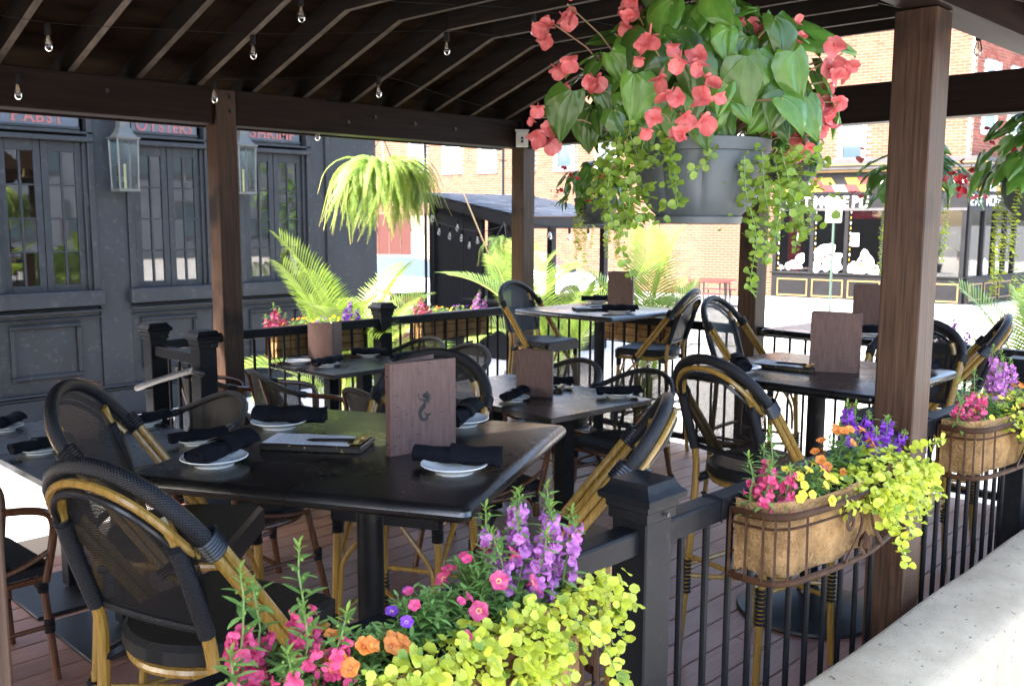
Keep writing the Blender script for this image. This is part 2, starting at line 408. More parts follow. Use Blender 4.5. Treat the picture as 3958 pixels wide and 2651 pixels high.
# foliage
MT.update(
    begonia=mat('begonia_leaf_green', (0.045,0.125,0.018), (0.105,0.205,0.03), rough=0.22, scale=14, stretch=(1,1,1), trans=0.3, objrand=0.45, spec=0.5, dist=0.006),
    begonia_far=mat('begonia_leaf_dark_green', (0.05,0.14,0.02), (0.12,0.24,0.04), rough=0.3, scale=14, trans=0.25, objrand=0.35),
    coral=mat('coral_petal', (0.50,0.05,0.055), (0.72,0.24,0.23), rough=0.45, scale=45, trans=0.35, objrand=0.18),
    crimson=mat('crimson_petal', (0.5,0.02,0.03), (0.62,0.06,0.08), rough=0.5, scale=20, trans=0.3, objrand=0.2),
    jenny=mat('lime_round_leaf', (0.44,0.50,0.04), (0.66,0.70,0.09), rough=0.42, scale=30, trans=0.42, objrand=0.22, island=0.0),
    jenny_i=mat('lime_round_leaf_mass', (0.40,0.47,0.04), (0.60,0.65,0.09), rough=0.45, scale=30, trans=0.4, island=0.25),
    jenny_gi=mat('green_round_leaf_mass', (0.13,0.22,0.022), (0.24,0.34,0.045), rough=0.45, scale=30, trans=0.4, island=0.3),
    jenny_g=mat('green_round_leaf', (0.14,0.23,0.022), (0.24,0.33,0.04), rough=0.42, scale=30, trans=0.4, objrand=0.25),
    leaf=mat('lance_leaf_green', (0.11,0.22,0.045), (0.21,0.36,0.10), rough=0.42, scale=25, trans=0.32, island=0.3),
    leafy=mat('yellow_green_tip_leaf', (0.15,0.26,0.04), (0.25,0.37,0.07), rough=0.45, scale=25, trans=0.35, island=0.25),
    stem=mat('green_stem', (0.12,0.2,0.05), rough=0.6),
    stemr=mat('reddish_stem', (0.25,0.1,0.06), (0.2,0.2,0.07), rough=0.5),
    magenta=mat('magenta_petal', (0.42,0.012,0.09), (0.68,0.10,0.24), rough=0.55, scale=60, trans=0.3, objrand=0.2),
    violet=mat('violet_petal', (0.30,0.05,0.33), (0.62,0.27,0.6), rough=0.55, scale=60, trans=0.3, objrand=0.2),
    purple=mat('purple_petal', (0.16,0.02,0.4), (0.26,0.06,0.52), rough=0.55, scale=60, trans=0.3, objrand=0.25),
    orange=mat('orange_petal', (0.72,0.17,0.02), (0.8,0.3,0.05), rough=0.55, scale=60, trans=0.3, objrand=0.2),
    yellowp=mat('yellow_petal', (0.8,0.6,0.02), (0.85,0.7,0.08), rough=0.55, scale=60, trans=0.3, objrand=0.12),
    pinkp=mat('hot_pink_petal', (0.48,0.015,0.1), (0.72,0.12,0.28), rough=0.55, scale=60, trans=0.3, objrand=0.15),
    throat=mat('flower_throat', (0.55,0.45,0.05), rough=0.6),
    throatd=mat('dark_flower_throat', (0.2,0.02,0.03), rough=0.6),
    palm=mat('palm_leaflet', (0.11,0.19,0.02), (0.22,0.31,0.045), rough=0.4, scale=6, trans=0.35, island=0.25, objrand=0.0),
    palms=mat('palm_stalk', (0.3,0.34,0.06), rough=0.5),
    fern=mat('fern_leaflet', (0.13,0.25,0.03), (0.29,0.45,0.08), rough=0.5, scale=4, trans=0.38, island=0.22),
    ferns=mat('fern_stalk', (0.35,0.26,0.07), rough=0.6),
    tree=mat('tree_leaf', (0.04,0.1,0.02), (0.09,0.17,0.03), rough=0.5, scale=3, trans=0.3, island=0.3),
    bark=mat('tree_bark', (0.08,0.06,0.045), (0.14,0.11,0.08), rough=0.9, scale=8, stretch=(4,4,1), bump=0.6),
)

# raised veins on the begonia leaves, fanning out from the stalk (leaf UV: u across, v along)
nt = MT['begonia'].node_tree; N = nt.nodes; p = N['Principled BSDF']
uv = N.new('ShaderNodeUVMap'); sp_ = N.new('ShaderNodeSeparateXYZ'); nt.links.new(uv.outputs[0], sp_.inputs[0])
ang = math_node(nt, 'ARCTAN2', math_node(nt, 'SUBTRACT', sp_.outputs[0], 0.5), math_node(nt, 'ADD', sp_.outputs[1], 0.08))
vein = math_node(nt, 'ABSOLUTE', math_node(nt, 'COSINE', math_node(nt, 'MULTIPLY', ang, 6.0)))
hgt = math_node(nt, 'POWER', vein, 0.35)
bp = N.new('ShaderNodeBump'); bp.inputs['Strength'].default_value = 0.35; bp.inputs['Distance'].default_value = 0.004
nt.links.new(hgt, bp.inputs['Height']); nt.links.new(bp.outputs[0], p.inputs['Normal'])
# ================================================================ THE SETTING
random.seed(7)
GZ = -0.70
# ground sheet, pale paving around the terrace and across to the shops
b = MB(); b.poly([(-400,-400,GZ-0.02),(500,-400,GZ-0.02),(500,500,GZ-0.02),(-400,500,GZ-0.02)])
structure(b.build('ground', MT['asphalt'], smooth=0))
b = MB(); b.poly([(-12,-32,GZ),(60,-32,GZ),(60,60,GZ),(-12,60,GZ)])
pav = structure(b.build('pavement', MT['paving'], smooth=0))
# scored paving joints on the strip between the terrace and the restaurant
b = MB()
for k in range(12):
    x = -2+k*1.22
    b.box(x, x+1.205, 4.62, 6.4, GZ+0.001, GZ+0.012); b.box(x, x+1.205, 6.415, 8.2, GZ+0.001, GZ+0.012); b.box(x, x+1.205, 8.215, 10.0, GZ+0.001, GZ+0.012)
slabm = MB().box(0, 1.205, 0, 1.785, 0, 0.012).mesh('paving_slab', MT['paving'], 0)
for k in range(12):
    for j in range(3):
        obj('paving_slab', slabm, pav, (-2+k*1.22, 4.62+j*1.8, GZ+0.002))

# ---------------------------------------------------------------- deck
dk = MB()
dk.box(-8.0, 6.0, -0.10, 4.42, GZ+0.01, -0.16)
deck = structure(dk.build('deck', MT['under'], smooth=0))
BW = 0.1405
y = -0.085; row = 0
while y < 4.40:
    xs = [-2.6]
    joint = [-0.6, 2.35, 4.1, 0.9, 3.3][row % 5]
    segs = [(-8.0, joint-0.0015), (joint+0.0015, 6.0)]
    if y > 3.56: segs = [(2.42, 6.0)]
    for (a, c) in segs:
        m = MB().cbox(-(c-a)/2, (c-a)/2, 0, BW-0.006, -0.025, 0, 0.003)
        o = m.build('board', MT['deck'], deck, smooth=0)
        o.location = ((a+c)/2, y, 0)
    y += BW; row += 1
# steps down beside the gate
for k in range(3):
    s = MB().cbox(-7.9, 2.40, 3.60+k*0.28, 3.88+k*0.28, GZ+0.005, -0.175*(k+1), 0.004).build('step', MT['deck'], deck, smooth=0)

# ---------------------------------------------------------------- low concrete wall beside the terrace
prof = [(-0.115, GZ), (-0.115, 0.355), (-0.125, 0.368), (-0.14, 0.372), (-0.36, 0.372), (-0.395, 0.362), (-0.415, 0.335), (-0.42, 0.10), (-0.43, GZ)]
w = MB()
xs = [-2.0+k*0.25 for k in range(50)]
for x in xs:
    for (py, pz) in prof:
        n = mnoise.noise(Vector((x*2.3, py*9, pz*5)))*0.006
        w.v.append((x, py+n, pz+(n if pz > 0.3 else 0)))
n = len(prof)
for i in range(len(xs)-1):
    for k in range(n-1):
        w.face((i*n+k, i*n+k+1, (i+1)*n+k+1, (i+1)*n+k))
w.face(list(range(n))); w.face(list(reversed(range((len(xs)-1)*n, len(xs)*n))))
wall = w.build('low_wall', MT['concrete'], smooth=40)
tag(wall, 'pale weathered concrete low wall running along the outside of the terrace railing', 'wall')

# ---------------------------------------------------------------- pavilion: posts, beams, rafters, collar ties, sheathing
pav = thing('pavilion', 'dark stained timber pavilion with open rafters over the dining terrace', 'pavilion')  # unseen left end lengthened to block light from that side
YB, XF = 4.30, 5.86
def wpost(x, y, z1, s=0.07):
    MB().cbox(x-s, x+s, y-s, y+s, 0.0, z1, 0.004).build('post', MT['post'], pav)
for (x, y, z1) in ((0.305, 0, 2.40), (3.335, 0, 2.40), (5.86, 0, 2.40), (-2.7, 0, 2.40), (-5.7, 0, 2.40), (3.09, YB, 2.50), (5.86, YB, 2.29), (0.3, YB, 2.28), (-2.7, YB, 2.28), (-5.7, YB, 2.28), (5.86, 2.09, 2.29)):
    wpost(x, y, z1)
def beam(x0, x1, y0, y1, z0, z1, m): MB().cbox(x0, x1, y0, y1, z0, z1, 0.004).build('beam', m, pav)
beam(-8.0, 3.02-0.045, YB-0.095, YB+0.06, 2.285, 2.505, MT['beam'])
beam(3.16, 5.955, YB-0.075, YB+0.07, 2.285, 2.505, MT['beam'])
beam(2.976, 3.02, YB-0.04, YB+0.06, 2.285, 2.50, MT['beam'])
beam(XF-0.07, XF+0.07, 0.07, YB-0.077, 2.30, 2.535, MT['beamy'])
beam(-8.0, 5.955, -0.095, 0.045, 2.402, 2.56, MT['beam'])
# bolts in the beam along the restaurant side
bolt = MB().tube([(0,0,0),(0,-0.012,0)], 0.013, 8).mesh('bolt', MT['iron'])
for (x, z) in ((2.33,2.42),(3.12,2.46),(3.12,2.37),(4.25,2.42),(4.62,2.40),(5.02,2.39),(4.02,2.37)):
    obj('bolt', bolt, pav, (x, YB-0.098 if x < 3 else (YB-0.073), z))
# roof: ridge along X at RY
RY, SL = 2.10, 0.345
def zr(y): return 2.505 + SL*((YB-0.06-y) if y > RY else (y+0.06+0.0))
TH = 0.14
rp = MB(); cp = MB()
def rafter_mesh(sgn):
    y0 = YK if sgn > 0 else 2*RY-YK; y1 = (YB+0.42) if sgn > 0 else -0.40
    m = MB()
    z0a, z1a = zr(y0), zr(y1)
    t = 0.019
    v = [(-t,y0,z0a),(t,y0,z0a),(t,y1,z1a),(-t,y1,z1a),(-t,y0,z0a+TH),(t,y0,z0a+TH),(t,y1,z1a+TH),(-t,y1,z1a+TH)]
    m.v = v
    for i_, q in enumerate(((0,3,2,1),(4,5,6,7),(0,1,5,4),(1,2,6,5),(2,3,7,6),(3,0,4,7))): m.face(q, m=1 if i_ == 0 else 0)
    return m.mesh('rafter', [MT['rafter'], MT['rafter_edge']], 0)
YK = 3.20
RF, RN = rafter_mesh(1), rafter_mesh(-1)
CT = MB().box(-0.0185, 0.0185, 2*RY-YK+0.002, YK-0.002, 2.862, 2.998)
CT.mi[0] = 1
CT = CT.mesh('collar_tie', [MT['rafter'], MT['rafter_edge']], 0)
k = 0
x = 5.585
while x > -8.0:
    obj('rafter', RF, pav, (x, 0, 0)); obj('rafter', RN, pav, (x, 0, 0))
    obj('collar_tie', CT, pav, (x, 0, 0))
    x -= 0.382
obj('rafter', RF, pav, (5.93, 0, 0)); obj('rafter', RN, pav, (5.93, 0, 0)); obj('collar_tie', CT, pav, (5.93, 0, 0))
MB().box(-8.1, 6.0, RY-0.019, RY+0.019, zr(RY)+TH+0.03, zr(RY)+TH+0.12).build('ridge_board', MT['rafter'], pav, smooth=0)
x = -8.2
while x < 6.0:
    x1 = min(x+1.22, 6.08)
    MB().box(x+0.002, x1-0.002, 2*RY-YK+0.03, YK-0.03, 3.002, 3.016).build('ceiling_panel', MT['ply'], pav, smooth=0)
    x = x1
for sgn in (1, -1):
    y1 = (YB+0.47) if sgn > 0 else -0.45
    x = -8.2
    while x < 6.0:
        x1 = min(x+1.22, 6.08)
        m = MB(); zA, zB = zr(RY+0.001*sgn)+TH+0.003, zr(y1)+TH+0.003
        ys = (RY, (RY+y1)/2, y1)
        for (ya, yb) in ((ys[0], ys[1]), (ys[1], ys[2])):
            za = zA+(zB-zA)*(ya-RY)/(y1-RY); zb = zA+(zB-zA)*(yb-RY)/(y1-RY)
            mm = MB(); g = 0.002
            mm.v = [(x+g,ya+g*sgn,za),(x1-g,ya+g*sgn,za),(x1-g,yb-g*sgn,zb),(x+g,yb-g*sgn,zb)]
            mm.v += [(a, c, d+0.016) for (a, c, d) in mm.v]
            for q in ((0,3,2,1),(4,5,6,7),(0,1,5,4),(1,2,6,5),(2,3,7,6),(3,0,4,7)): mm.face(q)
            mm.build('sheathing_panel', MT['ply'], pav, smooth=0)
        x = x1
    zc = zr(y1)
    MB().box(-8.2, 6.08, min(y1, y1+0.025*sgn)+0.004*sgn, max(y1, y1+0.025*sgn)+0.004*sgn, zc-0.01, zc+TH+0.03).build('fascia', MT['beam'], pav, smooth=0)

# ---------------------------------------------------------------- railings
def cap_post(x, y, label, h=1.02, group=None, z0=0.0):
    t = thing('railing_post', label, 'railing post', (x, y, z0), 0, group)
    s = 0.052
    MB().cbox(-s, s, -s, s, 0.0, h, 0.004).build('shaft', MT['black'], t)
    c = MB()
    def sq(a): return [(-a,-a),(a,-a),(a,a),(-a,a)]
    c.rings([(sq(0.056),h-0.032),(sq(0.058),h-0.03),(sq(0.058),h-0.006),(sq(0.063),h-0.002),(sq(0.063),h+0.012),(sq(0.076),h+0.018),(sq(0.078),h+0.032),(sq(0.074),h+0.036),(sq(0.066),h+0.042),(sq(0.058),h+0.056),(sq(0.056),h+0.062),(sq(0.054),h+0.064)])
    cp = c.build('cap', MT['black'], t, smooth=25)
    MB().tube([(0.015,-0.064,h-0.018),(0.015,-0.067,h-0.018)], 0.006, 8).build('screw', MT['iron'], cp)
    return t
def railing(p0, p1, label, zt=0.97, sp=0.114, group=None):
    d = Vector((p1[0]-p0[0], p1[1]-p0[1], 0)); L = d.length
    t = thing('railing', label, 'railing', (p0[0], p0[1], 0), atan2(d.y, d.x), group)
    c = MB()
    o = [(0,-0.031),(L,-0.031),(L,0.031),(0,0.031)]; o2 = [(0,-0.025),(L,-0.025),(L,0.025),(0,0.025)]
    c.rings([(o2, zt-0.062), (o, zt-0.058), (o, zt-0.008), ([(0,-0.028),(L,-0.028),(L,0.028),(0,0.028)], zt-0.002), (o2, zt)])
    c.build('top_rail', MT['black'], t, smooth=25)
    MB().cbox(0, L, -0.022, 0.022, 0.075, 0.118, 0.003).build('bottom_rail', MT['black'], t)
    n = max(1, int(round(L/sp))-1); step = L/(n+1)
    bm = MB().tube([(0,0,0.118),(0,0,zt-0.062)], 0.0098, 8).mesh('baluster', MT['black'], 40)
    for i in range(n):
        obj('baluster', bm, t, (step*(i+1), 0, 0))
    return t
cap_post(1.812, 0, 'thick black capped railing post between the two flower planters on the concrete wall side')
railing((0.375, 0), (1.76, 0), 'black railing panel carrying the planter with pink and violet flowers beside the capped post')
railing((1.864, 0), (3.265, 0), 'black railing panel between the capped post and the timber post, with zip ties')
railing((3.405, 0), (4.62, 0), 'black railing panel beyond the timber post, carrying the planter with red snapdragons')
cap_post(4.675, 0, 'black railing post farther along the concrete wall, behind the last planter')
railing((4.73, 0), (5.79, 0), 'short black railing panel at the end of the concrete wall side')
# restaurant side
cap_post(4.35, YB, 'black capped railing post in front of the sunlit palm on the restaurant side')
railing((3.16, YB-0.0), (4.297, YB), 'black railing panel beside the left timber post, carrying a coir planter')
railing((4.403, YB), (5.79, YB), 'black railing panel before the black kiosk, carrying a coir planter')
cap_post(2.52, 4.14, 'black capped gate post nearest the dark restaurant wall at the head of the steps')
cap_post(2.53, 3.56, 'black capped gate post beside the left timber post, with handrail bracket')
railing((2.525, 3.612), (2.52, 4.088), 'very short black railing panel between the two gate posts', zt=0.95)
MB().cbox(2.585, 3.02, YB-0.03, YB+0.03, 0.93, 0.98, 0.004)
railing((2.573, 4.16), (3.02, YB-0.01), 'stub of black railing joining gate post and timber post')
hr = thing('handrail', 'grey metal handrail bar bracketed to the gate posts over the steps', 'handrail')
MB().tube(catmull([(2.47,3.46,0.855),(2.435,3.47,0.87),(2.42,3.52,0.87),(2.42,3.8,0.80),(2.42,4.2,0.69)], 5), 0.017, 10).build('bar', MT['greysteel'], hr)
for (yy, zz) in ((3.60, 0.845), (4.10, 0.72)):
    MB().tube([(2.468,yy,zz-0.02),(2.435,yy,zz-0.02),(2.42,yy,zz)], 0.008, 6).build('bracket', MT['black'], hr)
# far side
railing((XF, YB-0.075), (XF, 2.165), 'black railing panel behind the far bar table, toward the palms')
railing((XF, 2.015), (XF, 0.075), 'black railing panel at the street end, facing the pie shop')
# zip ties round the nearest top rails
def zip_tie(x, label):
    t = MB().tube([(x-0.004,-0.034,0.91),(x-0.002,-0.034,0.972),(x+0.004,0.0,0.9735),(x+0.01,0.034,0.972),(x+0.01,0.034,0.91)], 0.0022, 5)
    t.box(x+0.002, x+0.012, 0.026, 0.036, 0.972, 0.978)
    tag(t.build('zip_tie', MT['darkplastic']), label, 'zip tie')
zip_tie(0.60, 'black zip tie around the rail at the left end of the violet flower planter')
zip_tie(2.12, 'black zip tie around the rail at the start of the planter by the timber post')
zip_tie(3.56, 'black zip tie around the rail at the planter beyond the timber post')
# ================================================================ RESTAURANT FRONT (wall plane Y = FY, facing -Y)
FY = 10.10
def fx(x): return x*1.3333
def fz(z): return 1.7-(1.7-z)*1.3333
bld = thing('restaurant_building', 'slate black restaurant front with paned casement windows and panelled walls', 'building', (0, FY, 0))
def P(x0, x1, y0, y1, z0, z1, name='wall_panel', m='slate', parent=None, c=0.006):
    return MB().cbox(x0, x1, y0, y1, z0, z1, c).build(name, MT[m], parent or bld, smooth=0)
XL, XR = -9.5, 8.46
TOP = 5.2
bays = [(fx(1.48), fx(2.34)), (fx(2.60), fx(3.46)), (fx(3.74), fx(4.56)), (fx(4.86), fx(5.70))]
bays = [(fx(-1.88), fx(-1.02)), (fx(-0.76), fx(0.10)), (fx(0.36), fx(1.22))]+bays
zs0, zs1, zh0, zh1 = fz(0.93), fz(1.065), fz(2.355), fz(2.40)
# wall between/around windows
edges = [XL]+[e for bb in bays for e in bb]+[XR]
for i in range(0, len(edges), 2):
    P(edges[i], edges[i+1], 0.0, 0.35, GZ, TOP, 'pier')
for (a, c) in bays:
    P(a, c, 0.03, 0.35, GZ, zs0-0.02, 'dado')                    # under the sill
    P(a, c, 0.03, 0.35, zh1+0.42, TOP, 'upper_wall')
    P(a-0.03, c+0.03, -0.10, 0.10, zs0, zs1, 'sill', c=0.012)
    P(a-0.02, c+0.02, -0.05, 0.03, zs0-0.075, zs0-0.045, 'sill_moulding')
    P(a-0.01, c+0.01, -0.02, 0.03, zs0-0.15, zs0-0.13, 'sill_moulding')
    P(a, c, -0.06, 0.06, zh0, zh1, 'head_moulding', c=0.01)
    P(a, c, -0.03, 0.02, zh1+0.03, zh1+0.06, 'head_moulding', c=0.006)
    # jambs in two steps
    for s, e in ((a, 1), (c, -1)):
        P(min(s, s+0.07*e), max(s, s+0.07*e), -0.03, 0.1, zs1, zh1+0.42, 'jamb')
        P(min(s+0.07*e, s+0.12*e), max(s+0.07*e, s+0.12*e), 0.01, 0.1, zs1, zh0, 'jamb')
    # transom sign panel with raised frame
    P(a+0.12, c-0.12, 0.06, 0.10, zh1+0.06, zh1+0.42, 'transom_panel', 'transom')
    for (u0, u1, z0, z1) in ((a+0.12, c-0.12, zh1+0.08, zh1+0.11), (a+0.12, c-0.12, zh1+0.38, zh1+0.42)):
        P(u0, u1, 0.03, 0.06, z0, z1, 'transom_frame', c=0.004)
    # raised panel below the sill: four mitred mouldings
    pa, pc, pz0, pz1 = a+0.12, c-0.24, fz(0.31), fz(0.79)
    for (u0, u1, z0, z1) in ((pa, pc, pz0, pz0+0.05), (pa, pc, pz1-0.05, pz1), (pa, pa+0.05, pz0+0.05, pz1-0.05), (pc-0.05, pc, pz0+0.05, pz1-0.05)):
        P(u0, u1, -0.012, 0.03, z0, z1, 'panel_moulding', c=0.008)
        iu0, iu1, iz0, iz1 = (u0+0.012, u1-0.012, z0+0.014, z1-0.014)
        P(iu0, iu1, -0.026, -0.012, iz0, iz1, 'panel_bead', c=0.005)
    # casement pair
    fa, fc = a+0.12, c-0.12
    mid = (fa+fc)/2
    for (l0, l1) in ((fa, mid-0.004), (mid+0.004, fc)):
        wnd = MB()
        st = 0.075
        wnd.cbox(l0, l0+st, 0.045, 0.09, zs1, zh0, 0.004); wnd.cbox(l1-st, l1, 0.045, 0.09, zs1, zh0, 0.004)
        wnd.cbox(l0+st, l1-st, 0.045, 0.09, zs1, zs1+0.075, 0.004); wnd.cbox(l0+st, l1-st, 0.045, 0.09, zh0-0.12, zh0, 0.004)
        ga, gc, g0, g1 = l0+st, l1-st, zs1+0.075, zh0-0.12
        cm = (ga+gc)/2
        wnd.cbox(cm-0.013, cm+0.013, 0.048, 0.085, g0, g1, 0.004)
        for r in range(1, 4):
            z = g0+(g1-g0)*r/4
            wnd.cbox(ga, cm-0.010, 0.050, 0.084, z-0.010, z+0.010, 0.004); wnd.cbox(cm+0.010, gc, 0.050, 0.084, z-0.010, z+0.010, 0.004)
        wo = wnd.build('window', MT['slate'], bld, smooth=0)
        for r in range(4):
            za, zb = g0+(g1-g0)*r/4, g0+(g1-g0)*(r+1)/4
            for (u, w_) in ((ga, cm), (cm, gc)):
                tl = random.uniform(-0.002, 0.002)
                MB().poly([(u,0.066+tl,za),(w_,0.066-tl,za),(w_,0.066-tl,zb),(u,0.066+tl,zb)]).build('pane', MT['glass'], wo, smooth=0)
P(XL, XR+0.03, -0.04, 0.02, fz(0.145), fz(0.165), 'base_moulding', c=0.008)
P(XL, XR+0.03, -0.06, 0.02, fz(0.175), fz(0.19), 'base_moulding', c=0.006)
P(XL, XR, -0.02, 0.02, GZ, fz(0.14), 'plinth')
P(XR-0.02, XR+0.30, 0.02, 9.0, GZ, TOP, 'side_wall')
P(XR-0.62, XR-0.56, -0.035, 0.02, fz(0.2), TOP, 'pilaster_strip')
# dim room behind the glass
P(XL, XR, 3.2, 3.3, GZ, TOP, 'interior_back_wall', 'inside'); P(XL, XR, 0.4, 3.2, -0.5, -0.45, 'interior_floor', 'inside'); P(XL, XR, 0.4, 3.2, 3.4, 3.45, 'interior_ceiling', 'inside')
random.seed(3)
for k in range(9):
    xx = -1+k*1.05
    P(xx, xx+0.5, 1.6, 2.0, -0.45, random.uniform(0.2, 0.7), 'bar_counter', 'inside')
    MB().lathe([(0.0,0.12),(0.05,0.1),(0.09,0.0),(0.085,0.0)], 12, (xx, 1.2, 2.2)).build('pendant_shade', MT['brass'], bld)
# lettering on the transom panels: first letter taller
def text_mesh(s, size, depth=0.004, mname='letter'):
    cu = bpy.data.curves.new('lettering', 'FONT'); cu.body = s; cu.size = size; cu.extrude = depth; cu.offset = size*0.022
    cu.resolution_u = 3
    o = bpy.data.objects.new('lettering', cu); COL.objects.link(o)
    bpy.context.view_layer.update()
    me = bpy.data.meshes.new_from_object(o)
    xs = [v.co.x for v in me.vertices]
    bpy.data.objects.remove(o)
    me.materials.clear(); me.materials.append(MT[mname])
    return me, min(xs), max(xs)
FEET = {'P': (0.16,), 'A': (0.08, 0.92), 'T': (0.5,), 'Y': (0.5,), 'R': (0.16, 0.9), 'H': (0.14, 0.86), 'I': (0.5,), 'M': (0.1, 0.9)}
def add_feet(me):
    """slab serifs at the foot of each stem"""
    import bmesh
    ch = me.get('char'); hc = me.get('cap')
    if ch not in FEET: return
    xs = [v.co.x for v in me.vertices]; a, c = min(xs), max(xs); bm = bmesh.new(); bm.from_mesh(me)
    for f in FEET[ch]:
        x = a+(c-a)*f; w = hc*0.2
        vs = [bm.verts.new((x+sx*w, y_, z_)) for (sx, y_) in ((-1, 0.0), (1, 0.0), (1, hc*0.12), (-1, hc*0.12)) for z_ in (0.0055,)]
        bm.faces.new(vs)
    bm.to_mesh(me); bm.free()
def lettering(parent, s, x0, x1, z0, hcap, y, mname, small=0.78, serif=False):
    """words set to fill x0..x1; each word's first letter is taller"""
    parts = []; w = 0.0
    for i, ch in enumerate(s):
        if ch == ' ': w += hcap*0.3; continue
        sz = hcap*1.38*(1.0 if (i == 0 or s[i-1] == ' ') else small)
        me, a, c = text_mesh(ch, sz, mname=mname)
        me['char'] = ch; me['cap'] = sz*0.7; parts.append((me, a, w)); w += (c-a)+hcap*0.12
    k = (x1-x0)/(w-hcap*0.12)
    for me, a, off in parts:
        o = obj('letter', me, parent, (x0+(off-a)*k, y, z0), (pi/2, 0, 0), (k, 1, 1))
        if serif: add_feet(me)
zl = fz(2.515)
lettering(bld, 'PABST', fx(2.82), fx(3.2)+0.05, zl-0.015, 0.17, 0.054, 'letter', serif=True)
lettering(bld, 'OYSTERS', fx(3.87), fx(4.42), zl-0.03, 0.17, 0.054, 'letter', serif=True)
lettering(bld, 'SHRIMP', fx(5.02), fx(5.55), zl-0.015, 0.17, 0.054, 'letter', serif=True)
# wall lanterns
def lantern(x, label):
    t = thing('wall_lantern', label, 'lantern', (x, FY-0.19, fz(1.95)), 0, 'copper lanterns on the restaurant front')
    h = 0.585; a0, a1 = 0.112, 0.122
    fr = MB()
    for sx in (-1, 1):
        for sy in (-1, 1):
            fr.tube([(sx*a0, sy*a0, 0), (sx*a1, sy*a1, h)], 0.011, 4)
    def sq(a): return [(-a,-a),(a,-a),(a,a),(-a,a)]
    fr.rings([(sq(a0+0.012), -0.02), (sq(a0+0.012), 0.01)]); fr.rings([(sq(a1+0.015), h), (sq(a1+0.025), h+0.015), (sq(a1+0.02), h+0.025)])
    fr.build('frame', MT['verdigris'], t, smooth=0)
    MB().rings([(sq(a1), h+0.025), (sq(a1*0.72), h+0.07), (sq(a1*0.5), h+0.14), (sq(a1*0.45), h+0.30)]).build('roof', MT['verdigris'], t, smooth=0)
    for k in range(4):
        R = Matrix.Rotation(k*pi/2, 4, 'Z')
        q = [R @ Vector(p) for p in ((-a0,-a0,0.01),(a0,-a0,0.01),(a1,-a1,h),(-a1,-a1,h))]
        MB().poly(q).build('pane', MT['lampglass'], t, smooth=0)
    MB().tube([(0,0,0),(0,0,0.3)], 0.015, 6).build('burner', MT['brass'], t)
    MB().box(-0.03, 0.03, 0.09, 0.19, 0.1, 0.16).build('bracket', MT['verdigris'], t, smooth=0)
lantern(fx(3.675), 'weathered copper lantern between the PABST and OYSTERS windows')
lantern(fx(4.84), 'weathered copper lantern between the OYSTERS and SHRIMP windows, mostly behind the post')
# ================================================================ PIE SHOP BUILDING across the plaza (local x along its front, outward -y)
random.seed(11)
shop = thing('corner_shop_building', 'brick corner building with black pie shop front trimmed in gold', 'building', (26.77, 13.51, 0), radians(-77))
def Q(x0, x1, y0, y1, z0, z1, name, m, parent=None, c=0.008):
    return MB().cbox(x0, x1, y0, y1, z0, z1, c).build(name, MT[m], parent or shop, smooth=0)
S1 = 5.3
SIDE = radians(73); sd = Vector((cos(SIDE), sin(SIDE), 0)); sn = Vector((sin(SIDE), -cos(SIDE), 0))
side = bpy.data.objects.new('street_side', None)   # frame of the side wall, only used for its matrix
SM = Matrix.Translation((S1, 0, 0)) @ Matrix.Rotation(SIDE, 4, 'Z')
bpy.data.objects.remove(side)
Q(-17, S1, 0.05, 0.4, GZ, 9.0, 'wall', 'mortar')
sw = MB().box(0, 14, 0.05, 0.4, GZ, 9.0); m2 = MB(); m2.add(sw, SM); m2.build('wall', MT['mortar'], shop, smooth=0)
# window openings on the front wall's upper floor: (x centre, half width, z0, z1)
ups = [(-13.9+1.6*k, 0.27, 3.55, 5.1) for k in range(11)]
def in_open(x, z, L):
    return any(abs(x-c) < h+0.16 and z0-0.2 < z < z1+0.3 for c, h, z0, z1 in L)
low = [(-14.0, 0.5, -0.6, 1.5), (-9.5, 0.5, 0.0, 1.6)]
BWD, BHT = 0.25, 0.085
rest = MB(); near = []
def brick_box(mb, x, z, w):
    y0 = 0.05-random.uniform(0.009, 0.014)
    b = len(mb.v)
    mb.v += [(x,0.055,z),(x+w,0.055,z),(x+w,0.055,z+0.066),(x,0.055,z+0.066),(x+0.002,y0,z+0.002),(x+w-0.002,y0,z+0.002),(x+w-0.002,y0,z+0.064),(x+0.002,y0,z+0.064)]
    for q in ((4,5,6,7),(0,1,5,4),(1,2,6,5),(2,3,7,6),(3,0,4,7)): mb.face([b+i for i in q])
nrow = int((7.2-GZ)/BHT)
for r in range(nrow):
    z = GZ+0.01+r*BHT
    x = -16.5-(BWD/2 if r % 2 else 0)
    while x < S1-0.05:
        w = min(BWD-0.016, S1-x)
        if not (x > -0.15 and z < 3.45) and not in_open(x+w/2, z, ups+low):
            if x > -2.6 and x < -0.25 and z < 2.6 and z > -0.4 and len(near) < 290: near.append((x, z))
            else: brick_box(rest, x, z, w)
        x += BWD
fr = rest.build('brickwork', MT['brick'], shop, smooth=0); stuff(fr)
one = MB(); brick_box(one, 0, 0, BWD-0.016); om = one.mesh('brick', MT['brick'], 0)
for (x, z) in near: obj('brick', om, shop, (x, 0, z))
